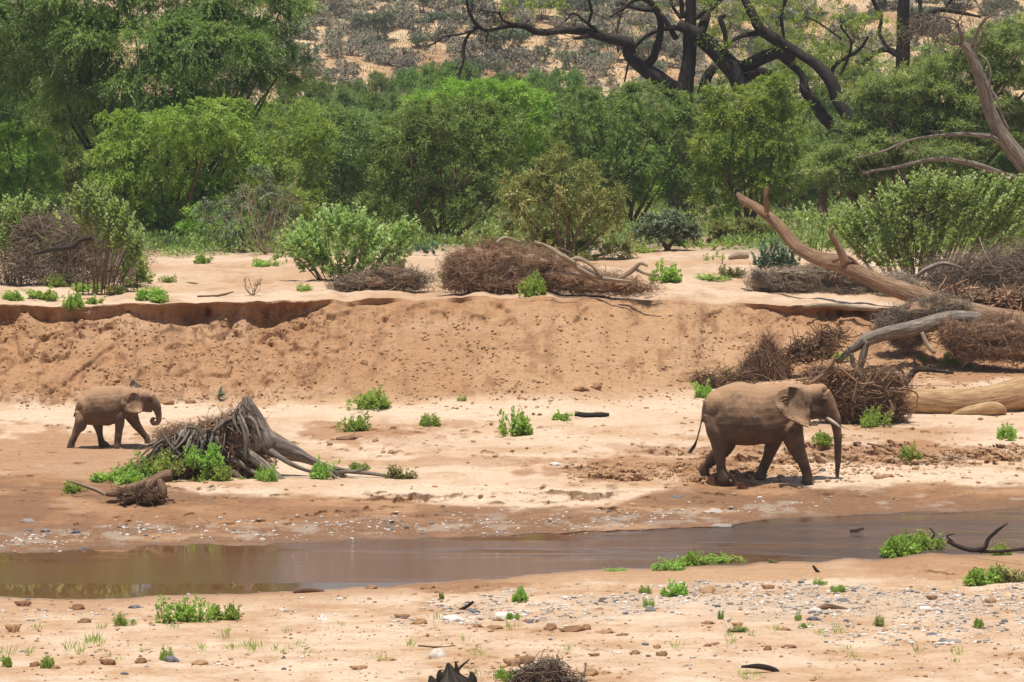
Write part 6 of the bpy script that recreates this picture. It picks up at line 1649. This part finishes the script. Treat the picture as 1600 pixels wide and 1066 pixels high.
for a in [
 (868, 727, 20, 8, 'flat pale blue-grey stone on the sand above the sand bar', .85), (892, 728, 16, 5, 'low brown stone beside the blue-grey stone', .5), (503, 969, 18, 13, 'white angular stone alone on the near sand', 1.0), (685, 1026, 28, 24, 'large pale grey cobble near the bottom edge, left of centre', .8),
 (1017, 955, 18, 14, 'dark grey cobble under the small herb', .15), (45, 815, 20, 9, 'grey stone with a pale foot on the far mud at the left', .3), (120, 833, 12, 9, 'dark stone at the far water edge near the two standing stones', .05), (132, 863, 11, 15, 'dark stone standing in the far water edge at the left', .08), (94, 865, 8, 11, 'pale stone standing in the far water edge at the left', .75),
 (46, 830, 12, 8, 'small dark stone on the far mud at the left', .1), (72, 831, 15, 9, 'brown-grey stone on the far mud at the left', .22), (268, 1034, 22, 16, 'dark grey cobble at the bottom left beside a herb', .12), (790, 964, 34, 18, 'white stone patch in the middle gravel', .95), (708, 970, 34, 14, 'flat white slab in the gravel left of centre', .95),
 (1317, 940, 20, 10, 'blue-grey stone on the right gravel', .12), (1272, 969, 20, 9, 'black flat stone below the thin brown stick', .03), (1276, 957, 24, 13, 'pale stone under the thin brown stick', .8), (1446, 951, 20, 8, 'white stone on the right gravel', 1.0), (1490, 1003, 26, 10, 'brown-grey flat stone low on the right sand', .35), (1457, 992, 20, 7, 'dark flat stone on the right sand', .1),
 (1570, 972, 12, 10, 'dark round stone at the right end of the gravel', .1), (1590, 970, 14, 10, 'pale round stone at the right end of the gravel', .7), (1243, 813, 14, 6, 'pale rounded stone in the far water edge', .75), (1490, 813, 12, 3, 'low stone barely showing in the water at the right', .6), (740, 957, 20, 9, 'dark pebble beside the forked black twig', .1), (1058, 777, 20, 6, 'dark stone on the brown mud below the full grown elephant', .1),
 (1285, 736, 11, 8, 'dark round stone between the feet and trunk tip of the full grown elephant', .03), (210, 970, 14, 10, 'pale stone under the pale herb at the left', .7), (212, 950, 20, 8, 'slate-grey flat stone on the near sand at the left', .12), (300, 890, 1, 1, None), (35, 1019, 16, 5, 'flat slate-grey stone near the bottom left corner', .2), (443, 1029, 8, 7, 'tiny black stone on the bottom sand', .03),
 (868, 765, 1, 1, None), (1115, 800, 36, 9, 'low heap of broken pale shells of mud on the far beach', .6), (1130, 822, 34, 8, 'brown rocks in the far shallows right of centre', .35), (1160, 823, 28, 8, 'pale brown rocks in the far shallows', .55)]:
    if a[4]: stone(*a[:5], mat='rock', tint=a[5])
for a in [(36, 947, 22, 11, 'lowest brown clod at the left of the near water edge'), (118, 953, 20, 12, 'brown clod on the near sand under the left part of the river'), (20, 987, 20, 16, 'brown clod at the left edge of the near sand'), (130, 973, 18, 9, 'brown clod left of the pale herb'), (578, 920, 16, 8, 'orange clod in the near water edge left of centre'),
 (666, 920, 20, 10, 'orange clod on the raised near water edge'), (654, 975, 20, 12, 'brown clod at the left end of the gravel'), (628, 966, 20, 9, 'long brown clod at the left end of the gravel'), (745, 980, 16, 12, 'brown clod left of centre below the gravel'), (770, 982, 24, 7, 'flat pale brown clod below the gravel'), (777, 970, 16, 9, 'reddish clod beside the white stone patch'),
 (821, 972, 15, 9, 'brown clod right of the white stone patch'), (858, 985, 18, 15, 'brown clod left of the twin clods in the middle sand'), (890, 986, 34, 11, 'long pale brown clod in the middle sand'), (914, 984, 14, 12, 'round dark clod in the middle sand'), (945, 989, 26, 11, 'brown lumpy clod right of the middle sand'), (973, 993, 18, 8, 'small brown clod touching the sand right of the middle'),
 (918, 1055, 24, 14, 'big brown clod near the bottom edge beside the bleached roots'), (945, 1052, 16, 8, 'small brown clod near the bottom edge'), (1027, 1013, 12, 9, 'dark clod of the lower group right of centre'), (1035, 1024, 18, 9, 'brown clod of the lower group right of centre'), (990, 1022, 14, 8, 'left clod of the lower group right of centre'), (928, 1025, 16, 6, 'flat clod alone in the lower sand'),
 (800, 1040, 24, 16, 'round sandy clod behind the broad-leaved herb at the bottom'), (820, 1036, 26, 16, 'round sandy clod behind the bleached roots'), (1105, 1010, 11, 10, 'left one of two round clods in the lower right sand'), (1113, 1008, 11, 10, 'right one of two round clods in the lower right sand'), (1198, 1016, 11, 10, 'round clod right of the two lower clods'), (1230, 1012, 20, 6, 'flat brown clod on the lower right sand'),
 (1200, 920, 18, 9, 'reddish clod above the right gravel'), (1107, 925, 26, 12, 'reddish double clod above the gravel right of centre'), (1456, 937, 16, 9, 'orange clod in the right gravel'), (1548, 942, 16, 9, 'orange clod at the far right gravel'), (1105, 975, 20, 10, 'pale clod on the sand right of the dark cobble'), (1152, 978, 16, 8, 'brown clod on the sand right of centre'), (1225, 985, 20, 9, 'pale brown clod in front of the thin brown stick'),
 (168, 1038, 22, 11, 'brown clod at the bottom left'), (218, 1036, 16, 11, 'dark brown clod at the bottom left'), (310, 1038, 22, 9, 'flat brown clod at the bottom left'), (85, 1045, 18, 12, 'brown clod beside the bottom left herb'), (55, 1041, 16, 10, 'pale brown clod beside the bottom left herb'), (605, 1032, 26, 10, 'brown clod left of the large pale cobble'), (560, 1046, 24, 9, 'flat brown clod at the bottom left of centre'),
 (545, 685, 44, 9, 'flat undercut slab of mud on the sand below the herbs'), (587, 690, 9, 7, 'small brown clod right of the undercut slab'), (598, 708, 7, 6, 'left one of two tiny round clods on the sand'), (610, 708, 9, 7, 'right one of two tiny round clods on the sand'), (905, 608, 22, 11, 'brown clod at the foot of the bank right of the middle'), (930, 606, 14, 10, 'dark clod at the foot of the bank right of the middle'),
 (258, 630, 22, 9, 'brown clod at the foot of the bank behind the calf'), (296, 630, 13, 8, 'small brown clod at the foot of the bank left of the seedling'), (178, 596, 14, 8, 'brown clod on the bank above the back of the calf'), (1385, 745, 20, 10, 'brown clod on the mud edge right of the full grown elephant'), (1372, 748, 14, 7, 'small dark clod on the mud edge right of the full grown elephant')]:
    stone(*a[:5], mat='clod', tint=.4 + .3 * math.sin(a[0]), cat='clod', name='clod')
# a rag caught in the stump
mb = MB(); P = P3(281, 768, YS - 1.25); u_, v_ = np.meshgrid(np.linspace(-1, 1, 9), np.linspace(-1, 1, 12))
V = np.stack([P[0] + u_ * .09 + .04 * fbm(v_ * 2, u_, s=3), P[1] + .05 * fbm(u_ * 2, v_ * 3, s=4), P[2] + v_ * .17 + .03 * fbm(u_, v_ * 2, s=6)], -1)
mb.add(V.reshape(-1, 3), grid_faces(12, 9))
m_rag, nt_, b_ = mat_new('rag'); b_.inputs['Base Color'].default_value = (.02, .14, .16, 1); b_.inputs['Roughness'].default_value = .8
rag = mb.mesh('rag', m_rag); tag(rag, 'small crumpled turquoise rag caught in front of the stump', 'rag')
md = rag.modifiers.new('s', 'SOLIDIFY'); md.thickness = .006

# thin grass blades on the near sand
def thin_grass():
    rg = np.random.default_rng(66); C = []
    for _ in range(240):
        px = rg.uniform(-10, 1620); py = rg.uniform(965, 1066)
        w = blob(np.array([px]), np.array([py]), 240, 1005, 330, 22, n=.6, s=85)[0] + .35 * blob(np.array([px]), np.array([py]), 1250, 985, 260, 14, n=.8, s=86)[0] + .12
        if rg.random() < w: C.append(hit(px, py)[:])
    C = np.array(C); k = 14; P = np.repeat(C, k, 0) + rg.normal(0, .05, (len(C) * k, 3)) * np.array([1, 1, 0])
    hh = rg.uniform(.06, .26, len(C)).repeat(k)
    d = unit(np.array([0, 0, 1.0]) + rg.normal(0, .35, P.shape)); nn = unit(rg.normal(0, 1, P.shape))
    mb = MB(); leaf_quads(mb, P, d, nn, hh * rg.uniform(.6, 1.1, len(P)), np.full(len(P), .014), np.clip(rg.normal(.6, .25, len(P)), 0, 1))
    o = mb.mesh('grass', M_FOL['bright'], smooth=False); tag(o, 'thin tufts of young grass on the near sand', 'grass', kind='stuff')
thin_grass()

# ------------------------------------------------------------------ haze
def haze():
    m = bpy.data.materials.new('haze'); m.use_nodes = True; nt = m.node_tree; nt.nodes.clear()
    out = nt.nodes.new('ShaderNodeOutputMaterial'); v = nt.nodes.new('ShaderNodeVolumePrincipled')
    v.inputs['Density'].default_value = HAZE; v.inputs['Color'].default_value = (.80, .87, 1.0, 1); v.inputs['Anisotropy'].default_value = .0
    nt.links.new(v.outputs[0], out.inputs['Volume'])
    x0, x1, y0, y1, z0, z1 = -3500, 3500, -30, 5050, -75, 75
    V = np.array([(x, y, z) for x in (x0, x1) for y in (y0, y1) for z in (z0, z1)], float)
    o = mesh_np('haze', V, [[[0, 1, 3, 2], [4, 6, 7, 5], [0, 4, 5, 1], [2, 3, 7, 6], [0, 2, 6, 4], [1, 5, 7, 3]]], m); o['kind'] = 'stuff'; o['label'] = 'thin pale haze over the river and hill'
HAZE = 0.00016
haze()
